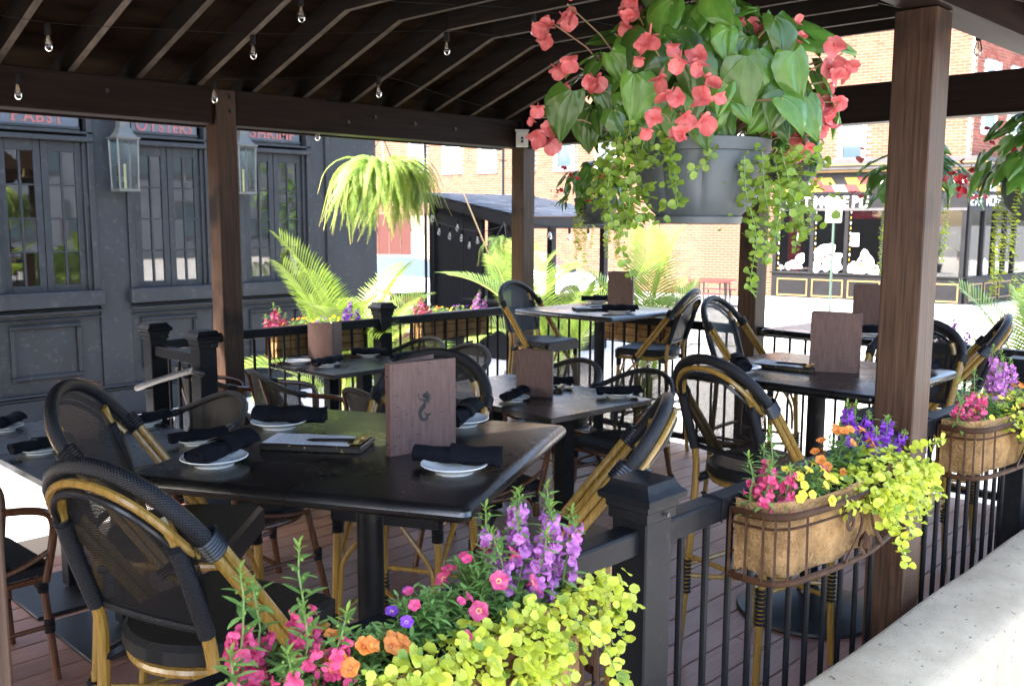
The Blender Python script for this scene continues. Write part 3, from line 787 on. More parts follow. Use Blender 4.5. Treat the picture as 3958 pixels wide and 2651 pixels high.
# side wall bricks
ups2 = [(1.1+1.75*k, 0.36, 4.3, 5.9) for k in range(5)]+[(1.1+1.75*k, 0.36, 7.3, 8.3) for k in range(5)]
rs = MB()
for r in range(int((8.6-3.4)/BHT)):
    z = 3.42+r*BHT; x = 0.02-(BWD/2 if r % 2 else 0)
    while x < 11:
        if x > 0 and not in_open(x+0.12, z, ups2): brick_box(rs, x, z, BWD-0.016)
        x += BWD
m2 = MB(); m2.add(rs, SM); stuff(m2.build('brickwork', MT['brickr'], shop, smooth=0))
def shop_window(cx, h, z0, z1, M4=None, arch=False):
    fr = MB()
    fr.box(cx-h-0.14, cx+h+0.14, -0.02, 0.07, z0-0.18, z0-0.04); fr.box(cx-h-0.14, cx+h+0.14, -0.02, 0.07, z1+0.02, z1+0.25)
    fr.box(cx-h-0.12, cx-h, 0.0, 0.08, z0-0.04, z1+0.02); fr.box(cx+h, cx+h+0.12, 0.0, 0.08, z0-0.04, z1+0.02)
    fr.box(cx-h, cx+h, 0.01, 0.06, (z0+z1)/2-0.03, (z0+z1)/2+0.03)
    if arch:
        for k in range(9):
            a = pi*(k+0.5)/9; cxx, czz = cx+(h+0.12)*cos(a), z1+0.24+0.28*sin(a)
            fr.box(cxx-0.06, cxx+0.06, 0.03, 0.06, czz-0.06, czz+0.06, m=1)
    g = MB().box(cx-h, cx+h, 0.03, 0.055, z0-0.04, z1+0.02)
    M4 = M4 or Matrix.Identity(4)
    a = MB(); a.add(fr, M4); w = a.build('window', [MT['white'], MT['brickr']], shop, smooth=0)
    a = MB(); a.add(g, M4); a.build('pane', MT['carglass'], w, smooth=0)
for q in ups: shop_window(*q)
shop_window(-9.5, 0.4, 0.1, 1.5); 
for q in ups2: shop_window(*q, M4=SM, arch=True)
# ---- black shop front
zsill, zwt, zs2, zf, zc0, zc1 = 0.118, 1.985, 2.52, 2.97, 3.23, 3.48
Q(-0.10, S1, -0.10, 0.05, GZ+0.05, zsill-0.03, 'stall_riser', 'shopblack')
Q(-0.15, S1+0.05, -0.16, 0.05, zsill-0.03, zsill+0.02, 'sill', 'shopblack')
Q(-0.10, S1, -0.06, 0.05, GZ, GZ+0.05, 'plinth', 'concrete')
for k in range(5):
    a = 0.08+k*1.05; c = a+0.93
    if c > S1: break
    for (u0, u1, z0, z1) in ((a, c, -0.59, -0.55), (a, c, -0.10, -0.06), (a, a+0.04, -0.55, -0.10), (c-0.04, c, -0.55, -0.10)):
        Q(u0, u1, -0.125, -0.10, z0, z1, 'gold_moulding', 'goldtrim', c=0.006)
Q(-0.10, S1, -0.08, 0.05, zwt, zs2, 'sign_band', 'shopblack')
Q(-0.10, S1, -0.11, -0.08, zwt+0.0, zwt+0.08, 'sign_rail', 'cornice'); Q(-0.10, S1, -0.11, -0.08, zs2-0.05, zs2, 'sign_rail', 'shopblack')
Q(-0.10, S1+0.1, -0.05, 0.05, zs2, zc0-0.12, 'flag_band', 'shopblack')
Q(-0.25, S1+0.35, -0.20, 0.05, zc0-0.12, zc0-0.05, 'cornice', 'goldtrim'); Q(-0.3, S1+0.4, -0.30, 0.05, zc0-0.05, zc0+0.06, 'cornice', 'cornice')
Q(-0.35, S1+0.45, -0.36, 0.05, zc0+0.06, zc0+0.10, 'cornice', 'goldtrim'); Q(-0.3, S1+0.4, -0.30, 0.05, zc0+0.10, zc1, 'cornice', 'cornice')
for x in (-0.10, 1.02, 2.02, 3.05, 4.1, S1-0.12):
    Q(x, x+0.12, -0.10, 0.05, zsill+0.02, zwt, 'mullion', 'shopblack')
for k in range(5):
    x0 = (-0.10, 1.02, 2.02, 3.05, 4.1, S1-0.12)
    if k < 5: MB().poly([(x0[k]+0.12,-0.03,zsill+0.02),(x0[k+1],-0.03,zsill+0.02),(x0[k+1],-0.03,zwt),(x0[k]+0.12,-0.03,zwt)]).build('pane', MT['shopglass'], shop, smooth=0)
# flat dark panel close behind the glass stands in for a dim room
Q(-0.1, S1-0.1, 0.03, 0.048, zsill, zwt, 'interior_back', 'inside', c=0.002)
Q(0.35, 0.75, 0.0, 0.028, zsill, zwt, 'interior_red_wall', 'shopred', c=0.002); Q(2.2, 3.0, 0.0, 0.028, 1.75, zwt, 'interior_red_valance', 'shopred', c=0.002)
# striped edging beside the mullions
for x in (0.06, 1.16, 2.17):
    for k in range(12):
        z = zsill+0.08+k*0.155
        Q(x, x+0.03, -0.04, -0.034, z, z+0.075, 'striped_edging', 'cream' if k % 2 else 'yellow', c=0.001)
# flag band: slanted yellow/black cells and red/white quarters
for i in range(14):
    for j in range(2):
        x = 0.2+i*0.36; z = zs2+0.03+j*0.21
        quarter = (i//3+j) % 2
        mm = 'yellow' if (quarter == 0 and (i+j) % 2 == 0) else 'shopblack' if quarter == 0 else 'red' if (i+j) % 2 else 'white'
        if mm == 'shopblack': continue
        m_ = MB(); k = 0.12
        m_.v = [(x-k*0.5,-0.056,z+0.2),(x+0.35-k*0.5,-0.056,z+0.2),(x+0.35+k*0.5,-0.056,z),(x+k*0.5,-0.056,z)]; m_.face((3,2,1,0))
        m_.build('flag_cell', MT[mm], shop, smooth=0)
MT['signwhite'] = MT['white']
lettering(shop, 'EAT MORE PIE', 0.28, 2.66, zwt+0.11, 0.33, -0.088, 'signwhite', small=1.0)
# rounded white window stickers of differing size
def blob(cx, cz, rx, rz, seed, m='white', n=18):
    random.seed(seed)
    ph = random.uniform(0, 6)
    pts = []
    for k in range(n):
        a = 2*pi*k/n; q = 1+0.16*sin(3*a+ph)+0.1*sin(5*a+2*ph)
        pts.append((cx+rx*q*cos(a), -0.042, cz+rz*q*sin(a)))
    mb = MB(); mb.poly(list(reversed(pts))); st_ = mb.build('window_sticker', MT[m], shop, smooth=0)
    for q in range(3):
        a = random.uniform(0, 6); ox, oz = cx+rx*0.5*cos(a), cz+rz*0.5*sin(a); w_ = rx*random.uniform(0.12, 0.3)
        mb = MB(); mb.poly([(ox+w_*cos(-t_), -0.0455-0.0005*q, oz+w_*0.8*sin(-t_)) for t_ in [2*pi*k/10 for k in range(10)]]); mb.build('sticker_print', MT[random.choice(('pink_decal','greysteel','red','yellow'))], st_, smooth=0)
for i, (cx, cz, rx, rz) in enumerate(((1.5,0.75,0.3,0.27),(1.3,0.55,0.14,0.14),(1.8,0.6,0.18,0.15),(1.25,0.3,0.13,0.17),(1.83,0.33,0.14,0.18),(0.5,0.35,0.2,0.12),(0.75,0.55,0.13,0.16),(0.18,0.27,0.06,0.07),(0.4,0.25,0.06,0.06),(0.75,0.3,0.06,0.06),(2.3,0.3,0.16,0.17),(2.65,0.45,0.25,0.35),(2.95,0.25,0.2,0.14),(1.55,0.33,0.16,0.14))):
    blob(cx, cz, rx, rz, i)
Q(2.2, 2.44, -0.045, -0.04, 0.95, 1.33, 'notice', 'white', c=0.001); Q(0.62, 0.7, -0.045, -0.04, 1.1, 1.3, 'notice', 'white', c=0.001)
# ---- street side shop front
def SQ(x0, x1, y0, y1, z0, z1, name, m):
    a = MB(); a.add(MB().cbox(x0, x1, y0, y1, z0, z1, 0.006), SM); return a.build(name, MT[m], shop, smooth=0)
SQ(0.0, 3.3, -0.10, 0.05, GZ+0.05, zsill-0.03, 'stall_riser', 'shopblack'); SQ(0.0, 3.35, -0.14, 0.05, zsill-0.03, zsill+0.02, 'sill', 'shopblack')
SQ(0.0, 12, -0.08, 0.05, zwt, 2.1, 'sign_band', 'shopblack'); SQ(0.0, 12, -0.08, 0.05, zs2, zc0-0.12, 'flag_band', 'shopblack'); SQ(0, 12, -0.02, 0.05, 2.1, zs2, 'sign_glass', 'shopblack')
SQ(-0.1, 12, -0.30, 0.05, zc0-0.05, zc0+0.06, 'cornice', 'cornice'); SQ(-0.1, 12, -0.34, 0.05, zc0+0.06, zc0+0.10, 'cornice', 'goldtrim'); SQ(-0.1, 12, -0.28, 0.05, zc0+0.10, zc1, 'cornice', 'cornice'); SQ(-0.1, 12, -0.2, 0.05, zc0-0.12, zc0-0.05, 'cornice', 'goldtrim')
for x in (0.0, 0.95, 1.75, 2.5, 3.2, 6.0, 8.0): SQ(x, x+0.1, -0.09, 0.05, zsill+0.02 if x < 3.2 else GZ, zwt, 'mullion', 'shopblack')
SQ(3.3, 6, -0.05, 0.05, GZ, zsill, 'stall_riser', 'shopblack')
for k in range(3):
    a = 0.15+k*1.02; c = a+0.85
    for (u0, u1, z0, z1) in ((a, c, -0.55, -0.51), (a, c, -0.10, -0.06), (a, a+0.04, -0.51, -0.10), (c-0.04, c, -0.51, -0.10)):
        SQ(u0, u1, -0.125, -0.10, z0, z1, 'gold_moulding', 'goldtrim')
for (a, c) in ((0.1, 0.95), (1.05, 1.75), (1.85, 2.5), (2.6, 3.2), (3.3, 6.0)):
    g = MB(); g.add(MB().poly([(a,-0.02,zsill+0.02),(c,-0.02,zsill+0.02),(c,-0.02,zwt),(a,-0.02,zwt)]), SM); g.build('pane', MT['shopglass'], shop, smooth=0)
SQ(0.1, 6, 0.02, 0.045, zsill, zwt, 'interior_back', 'inside')
for i in range(6):
    for j in range(2):
        mm = ('yellow', 'red', 'white')[(i+2*j) % 3]
        SQ(0.15+i*0.5, 0.6+i*0.5, -0.09, -0.082, zs2+0.03+j*0.2, zs2+0.2+j*0.2, 'flag_cell', mm)
st = []
for k, ch in enumerate('EAT MORE PIE'):
    if ch == ' ': continue
    me, a, c = text_mesh(ch, 0.42, mname='signwhite')
    o = obj('letter', me, shop); o.matrix_local = SM @ Matrix.Translation((0.12+k*0.26-a, -0.026, 2.14)) @ Matrix.Rotation(pi/2, 4, 'X')
for i, (cx, cz, rx, rz, mm) in enumerate(((0.45,0.4,0.12,0.2,'white'),(1.3,0.4,0.12,0.24,'white'),(2.0,0.8,0.15,0.3,'pink_decal'),(2.1,0.35,0.2,0.25,'white'))):
    pts = [(cx+rx*(1+.15*sin(3*t+i))*cos(t), -0.03, cz+rz*(1+.1*sin(4*t))*sin(t)) for t in [2*pi*k/16 for k in range(16)]]
    a = MB(); a.add(MB().poly(list(reversed(pts))), SM); a.build('window_sticker', MT[mm], shop, smooth=0)
# kerb step before the shop
kb = MB().cbox(-0.4, S1+0.3, -0.9, -0.02, GZ+0.004, GZ+0.06, 0.01).build('door_step', MT['paving'], shop, smooth=0)

# ================================================================ KIOSK BAR
kx, ky = 11.4, 9.9
kio = thing('kiosk_bar', 'black timber kiosk bar with blue grey shingled lean-to roof', 'kiosk', (kx, ky, GZ))
def K(x0, x1, y0, y1, z0, z1, name, m='kiosk', c=0.006): return MB().cbox(x0, x1, y0, y1, z0, z1, c).build(name, MT[m], kio, smooth=0)
K(0.0, 0.09, 1.2, 2.0, 0, 2.68, 'wall_panel'); K(0.0, 0.09, 0.72, 1.18, 0, 2.58, 'wall_panel'); K(-0.03, 0.02, 1.95, 2.08, 0, 2.74, 'corner_post'); K(0.16, 0.2, 0.065, 0.74, 0, 2.45, 'inner_wall'); K(0.2, 2.4, 1.86, 1.9, 0, 1.9, 'back_wall')
K(0.0, 0.12, -0.06, 0.06, 0, 2.35, 'post'); K(0.95, 1.07, -0.06, 0.06, 0, 2.35, 'post'); K(2.4, 2.52, -0.06, 0.06, 0, 2.35, 'post'); K(2.4, 2.52, 1.9, 2.02, 0, 2.7, 'post')
K(0.02, 0.06, 0.1, 1.94, 1.25, 1.28, 'wall_rail'); K(-0.22, 0.12, 0.0, 1.0, 0.98, 1.03, 'counter'); K(0.01, 0.06, 0.05, 0.7, 0, 0.98, 'counter_front')
K(0.08, 2.4, -0.03, 0.03, 0, 1.0, 'counter_front'); K(0.05, 2.5, -0.25, 0.2, 1.02, 1.07, 'counter')
def kz(y): return 2.45+(y+0.35)*0.165
ml = MB(); ml.v = [(-0.12,-0.35,kz(-0.35)-0.24),(-0.12,2.2,kz(2.2)-0.14),(-0.12,2.2,kz(2.2)),(-0.12,-0.35,kz(-0.35)),(-0.08,-0.35,kz(-0.35)-0.24),(-0.08,2.2,kz(2.2)-0.14),(-0.08,2.2,kz(2.2)),(-0.08,-0.35,kz(-0.35))]
for q in ((0,3,2,1),(4,5,6,7),(0,1,5,4),(1,2,6,5),(2,3,7,6),(3,0,4,7)): ml.face(q)
ml.build('rake_board', MT['kiosk'], kio, smooth=0)
K(-0.08, 2.75, -0.35, -0.31, kz(-0.35)-0.2, kz(-0.35)-0.005, 'fascia')
for k in range(16):
    y0 = -0.40+k*0.165; y1 = y0+0.19
    c = MB(); x0 = -0.15; ns = 10
    for i in range(ns):
        xa = x0+i*0.295+(0.1 if k % 2 else 0)-0.05; xb = xa+0.29
        xa, xb = max(xa, x0), min(xb, 2.8)
        if xb <= xa: continue
        z0 = kz(y0)+0.022+random.uniform(0, 0.006); z1 = kz(y1)+0.008
        bb = len(c.v)
        c.v += [(xa,y0,z0),(xb,y0,z0),(xb,y1,z1),(xa,y1,z1),(xa,y0,z0-0.014),(xb,y0,z0-0.014)]
        c.face((bb,bb+1,bb+2,bb+3)); c.face((bb+4,bb+5,bb+1,bb))
    c.build('shingle_course', MT['shingle'], kio, smooth=0)
MB().box(-0.1, 2.78, 2.18, 2.22, kz(2.2)-0.12, kz(2.2)-0.0).build('back_fascia', MT['kiosk'], kio, smooth=0)
rfd = MB(); rfd.v = [(-0.1,-0.34,kz(-0.34)-0.004),(2.76,-0.34,kz(-0.34)-0.004),(2.76,2.2,kz(2.2)-0.004),(-0.1,2.2,kz(2.2)-0.004)]; rfd.face((0,1,2,3)); rfd.build('roof_deck', MT['kiosk'], kio, smooth=0)

# ---- bulbs: socket, glass, filament
SOCK = MB().lathe([(0.006,0.055),(0.016,0.05),(0.017,0.0),(0.014,-0.005)], 10).mesh('socket', MT['darkplastic'])
BULB = MB().lathe([(0.012,0.0),(0.013,-0.015),(0.022,-0.045),(0.024,-0.06),(0.02,-0.078),(0.010,-0.088),(0.0,-0.09)], 12).mesh('bulb', MT['bulbglass'], 180)
FIL = MB().tube([(0.004,0,0),(0.004,0,-0.05),(-0.004,0,-0.05),(-0.004,0,0)], 0.0016, 4).mesh('filament', MT['filament'])
def string_lights(name, label, wire, bulbs, r=0.0015, sc=0.95):
    t = thing(name, label, 'string lights', group=None)
    MB().tube(catmull(wire, 6), r, 5).build('wire', MT['darkplastic'], t)
    for p in bulbs:
        s = obj('socket', SOCK, t, p, None, sc)
        g = obj('bulb', BULB, t, p, None, sc); obj('filament', FIL, g)
    return t
def sag(pts, d):
    out = []
    for a, c in zip(pts[:-1], pts[1:]):
        a, c = Vector(a), Vector(c)
        out += [a, (a+c)/2-Vector((0,0,d))]
    return out+[Vector(pts[-1])]
B1 = [(0.6,4.1,2.38),(1.82,4.1,2.40),(2.94,4.1,2.48),(3.96,3.8,2.58)]
string_lights('string_lights', 'string of clear bulbs hung under the rafters along the restaurant side beam',
    sag([(x,y,z+0.056) for x,y,z in [(0.6,4.1,2.42)]+B1[1:]+[(5.4,4.1,2.49)]], 0.004), B1[1:])
B2 = [(1.86,3.75,2.61),(2.92,3.6,2.68),(3.94,3.1,2.77)]
string_lights('string_lights', 'string of clear bulbs hung midway up the rafters below the collar ties', sag([(0.7,3.7,2.70)]+[(x,y,z+0.056) for x,y,z in B2]+[(5.0,2.9,2.86)], 0.004), B2)
B3 = [(2.85,3.0,2.79),(4.12,2.55,2.84)]
string_lights('string_lights', 'string of clear bulbs hung from the collar ties near the roof ridge', sag([(1.4,3.1,2.86)]+[(x,y,z+0.056) for x,y,z in B3]+[(5.3,2.3,2.86)], 0.004), B3)
string_lights('string_lights', 'single clear bulb hung by the beam at the street end corner', [(4.7,0.2,2.66),(5.0,0.35,2.66),(5.58,0.62,2.72),(5.86,0.8,2.75)], [(5.45,0.55,2.655)])
string_lights('string_lights', 'single clear bulb hung outside the beam before the SHRIMP window', [(3.7,4.40,2.42),(3.89,4.42,2.40),(4.1,4.40,2.43)], [(3.89,4.42,2.33)])
kb_ = [(11.15,11.7,1.72),(11.12,11.4,1.55),(11.1,11.1,1.48),(11.1,10.8,1.45),(11.1,10.4,1.42),(11.12,10.1,1.40),(11.1,11.55,1.78),(11.1,10.9,1.62),(11.15,10.65,1.33)]
string_lights('string_lights', 'string of small clear bulbs looped along the kiosk side wall', [(11.28,12.0,1.95),(11.1,11.6,1.7),(11.1,10.9,1.55),(11.1,10.3,1.5),(11.25,9.8,1.62)], kb_, 0.008, 1.5)
string_lights('string_lights', 'string of small clear bulbs under the kiosk front eave', [(11.5,9.5,1.62),(12.3,9.48,1.56),(13.2,9.48,1.58),(14.0,9.5,1.62)], [(11.9,9.48,1.5),(12.4,9.48,1.47),(12.9,9.48,1.47),(13.4,9.48,1.5)], 0.008, 1.5)
# pipe masts and guy cable above the kiosk
for (x, y, z1, lb) in ((11.35,12.05,3.25,'thin rusty pipe mast standing behind the left end of the kiosk roof'),(13.4,12.1,3.1,'thin rusty pipe mast standing behind the right end of the kiosk roof')):
    mm = MB().tube([(x,y,GZ),(x,y,z1)], 0.028, 6); mm.tube([(x-0.1,y,z1-0.25),(x+0.1,y,z1-0.25)], 0.012, 5)
    tag(mm.build('pipe_mast', MT['iron']), lb, 'mast')
tag(MB().tube([(10.0,11.9,4.6),(10.9,11.0,2.9),(11.12,10.2,1.2),(11.12,9.95,0.8)], 0.012, 5).build('guy_cable', MT['rope']), 'tan cable running diagonally down across the kiosk side', 'cable')

# ================================================================ OTHER THINGS ON THE PLAZA
# picnic table: square top, four benches, bent tube frame
pt = thing('picnic_table', 'red coated steel picnic table with four benches against the brick wall', 'picnic table', (22.7, 13.2, GZ), radians(20))
MB().cbox(-0.6, 0.6, -0.6, 0.6, 0.72, 0.76, 0.02).build('table_top', MT['picnic'], pt)
for k in range(4):
    R = Matrix.Rotation(k*pi/2, 4, 'Z')
    a = MB(); a.add(MB().cbox(-0.5, 0.5, 0.85, 1.12, 0.42, 0.46, 0.015), R); a.build('bench', MT['picnic'], pt)
    a = MB()
    for sx in (-0.32, 0.32):
        a.add(MB().tube(catmull([(sx,0.42,0.72),(sx,0.44,0.3),(sx,0.47,0.06),(sx,0.6,0.02),(sx,0.86,0.02),(sx,0.97,0.06),(sx,1.0,0.25),(sx,1.0,0.42)], 4), 0.025, 7), R)
    a.build('leg_frame', MT['greysteel'], pt)
# blank sign on a pole
sp = thing('sign_post', 'blank white sign plate seen from behind on a thin green metal post', 'sign post', (17.07, 6.97, GZ), radians(-80))
MB().cbox(-0.02, 0.02, -0.018, 0.018, 0, 2.86, 0.004).build('post', MT['galv'], sp)
pl = MB(); pts = []
for (cx, cz, a0) in ((0.12,0.42,0),(-0.12,0.42,90),(-0.12,0.03,180),(0.12,0.03,270)):
    for k in range(4):
        a = radians(a0+30*k); pts.append((cx+0.03*cos(a), cz+0.03*sin(a)))
bq = len(pts); pl.v = [(x,-0.024,z+2.36) for x, z in pts]+[(x,-0.02,z+2.36) for x, z in pts]
pl.face(range(bq)); pl.face([bq+i for i in reversed(range(bq))])
for i in range(bq): pl.face((i, bq+i, bq+(i+1) % bq, (i+1) % bq))
pl.build('sign_plate', MT['white'], sp, smooth=0)
# A-frame board
af = thing('sandwich_board', 'red A-frame board with cream scroll mark beside the kiosk', 'sandwich board', (10.35, 11.35, GZ), radians(-20))
for s in (-1, 1):
    mm = MB(); R = Matrix.Rotation(0.16*s, 4, 'X') 
    fr = MB(); fr.box(-0.32,-0.27,-0.015,0.015,0,1.16); fr.box(0.27,0.32,-0.015,0.015,0,1.16); fr.box(-0.27,0.27,-0.015,0.015,1.1,1.16); fr.box(-0.27,0.27,-0.015,0.015,0.12,0.17)
    M4 = Matrix.Translation((0, 0.19*s, 0)) @ Matrix.Rotation(0.16*s, 4, 'X')
    mm.add(fr, M4); f_ = mm.build('frame', MT['kiosk'], af, smooth=0)
    mm = MB(); mm.add(MB().box(-0.27,0.27,-0.006,0.006,0.17,1.1), M4); mm.build('panel', MT['signred'], f_, smooth=0)
    mm = MB(); sc = MB().tube(catmull([(-0.13,-0.010*1,0.86),(0.0,-0.010,0.9),(0.1,-0.010,0.84),(-0.06,-0.010,0.72),(0.08,-0.010,0.62),(0.0,-0.010,0.52),(-0.12,-0.010,0.58)], 5), 0.03, 4, flat=(0.05, 0.003))
    mm.add(sc, M4); mm.build('scroll_mark', MT['cream'], f_, smooth=0)
tag(MB().tube(catmull([(9.9,11.6,0.5),(10.05,11.4,0.42),(10.3,11.2,0.15),(10.6,11.0,-0.05),(10.9,10.8,-0.1)], 6), 0.035, 8).build('rope', MT['rope']), 'thick tan rope slung beside the red A-frame board', 'rope')
# red board enclosure behind the parked car
fe = thing('board_fence', 'red brown vertical board fence behind the white parked car', 'fence', (17.3, 23.6, GZ), radians(-45))
for k in range(14):
    MB().cbox(-2.4+k*0.35, -2.4+k*0.35+0.33, -0.03+0.02*(k % 2), 0.02, 0, 2.55, 0.006).build('board', MT['fence'], fe, smooth=0)
MB().box(-2.4, 2.5, 0.022, 0.08, 0.4, 0.5).build('fence_rail', MT['fence'], fe, smooth=0); MB().box(-2.4, 2.5, 0.022, 0.08, 2.0, 2.1).build('fence_rail', MT['fence'], fe, smooth=0)
for (x, y, z, lb) in ((16.1,21.5,2.0,'small white notice on a thin post before the red fence'),(16.9,22.1,1.7,'narrow white notice on a thin post at the red fence end')):
    t = thing('notice_post', lb, 'notice', (x, y, GZ), radians(-45))
    MB().box(-0.02,0.02,-0.02,0.02,0,z+0.6).build('post', MT['galv'], t, smooth=0); MB().box(-0.22,0.22,-0.03,-0.022,z,z+0.62).build('plate', MT['white'], t, smooth=0)

# parked car (white hatchback) built from a lofted body
def car(loc, rz, label, paint, group=None):
    t = thing('parked_car', label, 'car', loc, rz, group)
    st = [(-2.2,0.45,0.75,0.75,0.70,0.55),(-2.1,0.35,0.85,0.95,0.82,0.62),(-1.6,0.25,0.88,1.02,0.86,0.70),(-0.9,0.22,0.89,1.05,0.88,0.74),(0.2,0.22,0.89,1.03,0.88,0.74),(1.0,0.22,0.88,0.98,0.86,0.72),(1.7,0.28,0.86,0.86,0.80,0.62),(2.1,0.36,0.78,0.7,0.7,0.5),(2.2,0.42,0.68,0.6,0.6,0.4)]
    b = MB(); n = 10
    for (x, zb, w, zt, w2, w3) in st:
        ring = [(x,-w3,zb),(x,-w,zb+0.12),(x,-w,zb+0.4),(x,-w2,zt-0.06),(x,-w3,zt),(x,w3,zt),(x,w2,zt-0.06),(x,w,zb+0.4),(x,w,zb+0.12),(x,w3,zb)]
        b.v += ring
    for i in range(len(st)-1):
        for k in range(n): b.face((i*n+k, i*n+(k+1) % n, (i+1)*n+(k+1) % n, (i+1)*n+k))
    b.face(list(reversed(range(n)))); b.face(range((len(st)-1)*n, len(st)*n))
    b.build('body', MT[paint], t, smooth=40)
    cb = MB(); cs = [(-2.0,1.0,0.78,1.02,0.75),(-1.5,1.0,0.80,1.40,0.60),(-0.9,1.02,0.80,1.50,0.58),(0.1,1.02,0.80,1.49,0.58),(0.55,1.0,0.79,1.42,0.58),(1.25,0.97,0.76,1.0,0.72)]
    for (x, z0, w0, z1, w1) in cs: cb.v += [(x,-w0,z0-0.05),(x,-w1,z1),(x,w1,z1),(x,w0,z0-0.05)]
    for i in range(len(cs)-1):
        for k in range(3):
            cb.face((i*4+k, i*4+k+1, (i+1)*4+k+1, (i+1)*4+k), m=(0 if (k == 1 and 0 < i < 4) else 1))
    cb.build('cabin', [MT[paint], MT['carglass']], t, smooth=30)
    for x in (-1.35, 1.4):
        for s in (-1, 1):
            w = MB().tube([(x,s*0.72,0.32),(x,s*0.9,0.32)], 0.32, 18).build('wheel', MT['tyre'], t)
            MB().tube([(x,s*0.9,0.32),(x,s*0.91,0.32)], 0.2, 14).build('rim', MT['steel'], w)
    for s in (-1, 1):
        MB().box(2.08,2.2,s*0.5-0.14,s*0.5+0.14,0.55,0.68).build('headlight', MT['lampglass'], t, smooth=0)
        MB().box(-2.21,-2.1,s*0.62-0.1,s*0.62+0.1,0.6,0.8).build('tail_light', MT['red'], t, smooth=0)
    return t
car((15.2, 17.3, GZ), radians(-50), 'white parked car with its nose toward the kiosk, behind the palm', 'carwhite')
car((19.6, 17.3, GZ), radians(-60), 'white parked car partly hidden behind the green palm fronds and kiosk', 'carwhite')
# trees and buildings beyond, seen past the frame and in the window reflections
random.seed(21)
def tree(loc, h, r, label, n=2600, leaf=0.28):
    t = thing('street_tree', label, 'tree', loc)
    MB().tube([(0,0,0),(0.05,0.02,h*0.3),(-0.03,0.05,h*0.55),(0,0,h*0.8)], [0.2,0.16,0.1,0.04], 8).build('trunk', MT['bark'], t)
    lb = MB()
    for k in range(7):
        a = k*0.9; lb.tube([(0,0,h*0.4+k*0.1),(cos(a)*r*0.4,sin(a)*r*0.4,h*0.6+k*0.1),(cos(a)*r*0.8,sin(a)*r*0.8,h*0.7+k*0.12)], [0.07,0.05,0.02], 5)
    lb.build('limb', MT['bark'], t)
    cr = MB()
    cl = [(random.uniform(-1,1)*r*0.65, random.uniform(-1,1)*r*0.65, h*0.62+random.uniform(-1,1)*h*0.25, random.uniform(0.3,0.5)*r) for _ in range(26)]
    for _ in range(n):
        c = random.choice(cl)
        d = Vector((random.gauss(0,1),random.gauss(0,1),random.gauss(0,1))).normalized()*c[3]*random.uniform(0.6,1.05)
        p = Vector(c[:3])+d; u = Vector((random.gauss(0,1),random.gauss(0,1),random.gauss(0,0.6))).normalized()*leaf; w_ = u.orthogonal().normalized()*leaf*0.5
        cr.poly([p-u*0.5, p+w_*0.6, p+u*0.6, p-w_*0.6])
    stuff(cr.build('crown', MT['tree'], t, smooth=0))
tree((19.5,-6.5,GZ), 7.5, 3.0, 'leafy street tree beyond the concrete wall, mirrored in the SHRIMP window')
tree((9.5,25.5,GZ), 6.5, 2.4, 'leafy tree behind the restaurant corner and parked car')
tree((11.6,15.3,GZ), 3.2, 1.0, 'small shrubby tree behind the left end of the kiosk', n=900, leaf=0.16)
rb = thing('row_building', 'blue grey row building across the street, mirrored in the restaurant windows', 'building', (14, -33, GZ))
MB().box(0, 40, -8, 0, 0, 8).build('wall', MT['bluegrey'], rb, smooth=0)
for k in range(9):
    for j in range(2):
        w = MB().box(1.2+k*3.2, 2.5+k*3.2, -0.02, 0.06, 1.2+j*3.6, 3.4+j*3.6).build('window', MT['cornice'], rb, smooth=0)
        MB().box(1.32+k*3.2, 2.38+k*3.2, 0.06, 0.075, 1.32+j*3.6, 3.28+j*3.6).build('pane', MT['carglass'], w, smooth=0)


for (x0, y0, x1, y1) in ((13.0,5.0,26.0,8.2),(12.5,7.8,24.5,12.6)):
    d = Vector((x1-x0, y1-y0, 0)); a = MB().box(0, d.length, -0.02, 0.02, 0, 0.006)
    o = structure(a.build('paving_joint', MT['asphalt'], smooth=0)); o.location = (x0, y0, GZ+0.003); o.rotation_euler = (0, 0, atan2(d.y, d.x))
kb2 = structure(MB().cbox(0, 14, -0.08, 0.08, 0, 0.12, 0.02).build('kerb', MT['paving'], smooth=0)); kb2.location = (15.5, 9.4, GZ+0.004); kb2.rotation_euler = (0, 0, radians(-72))
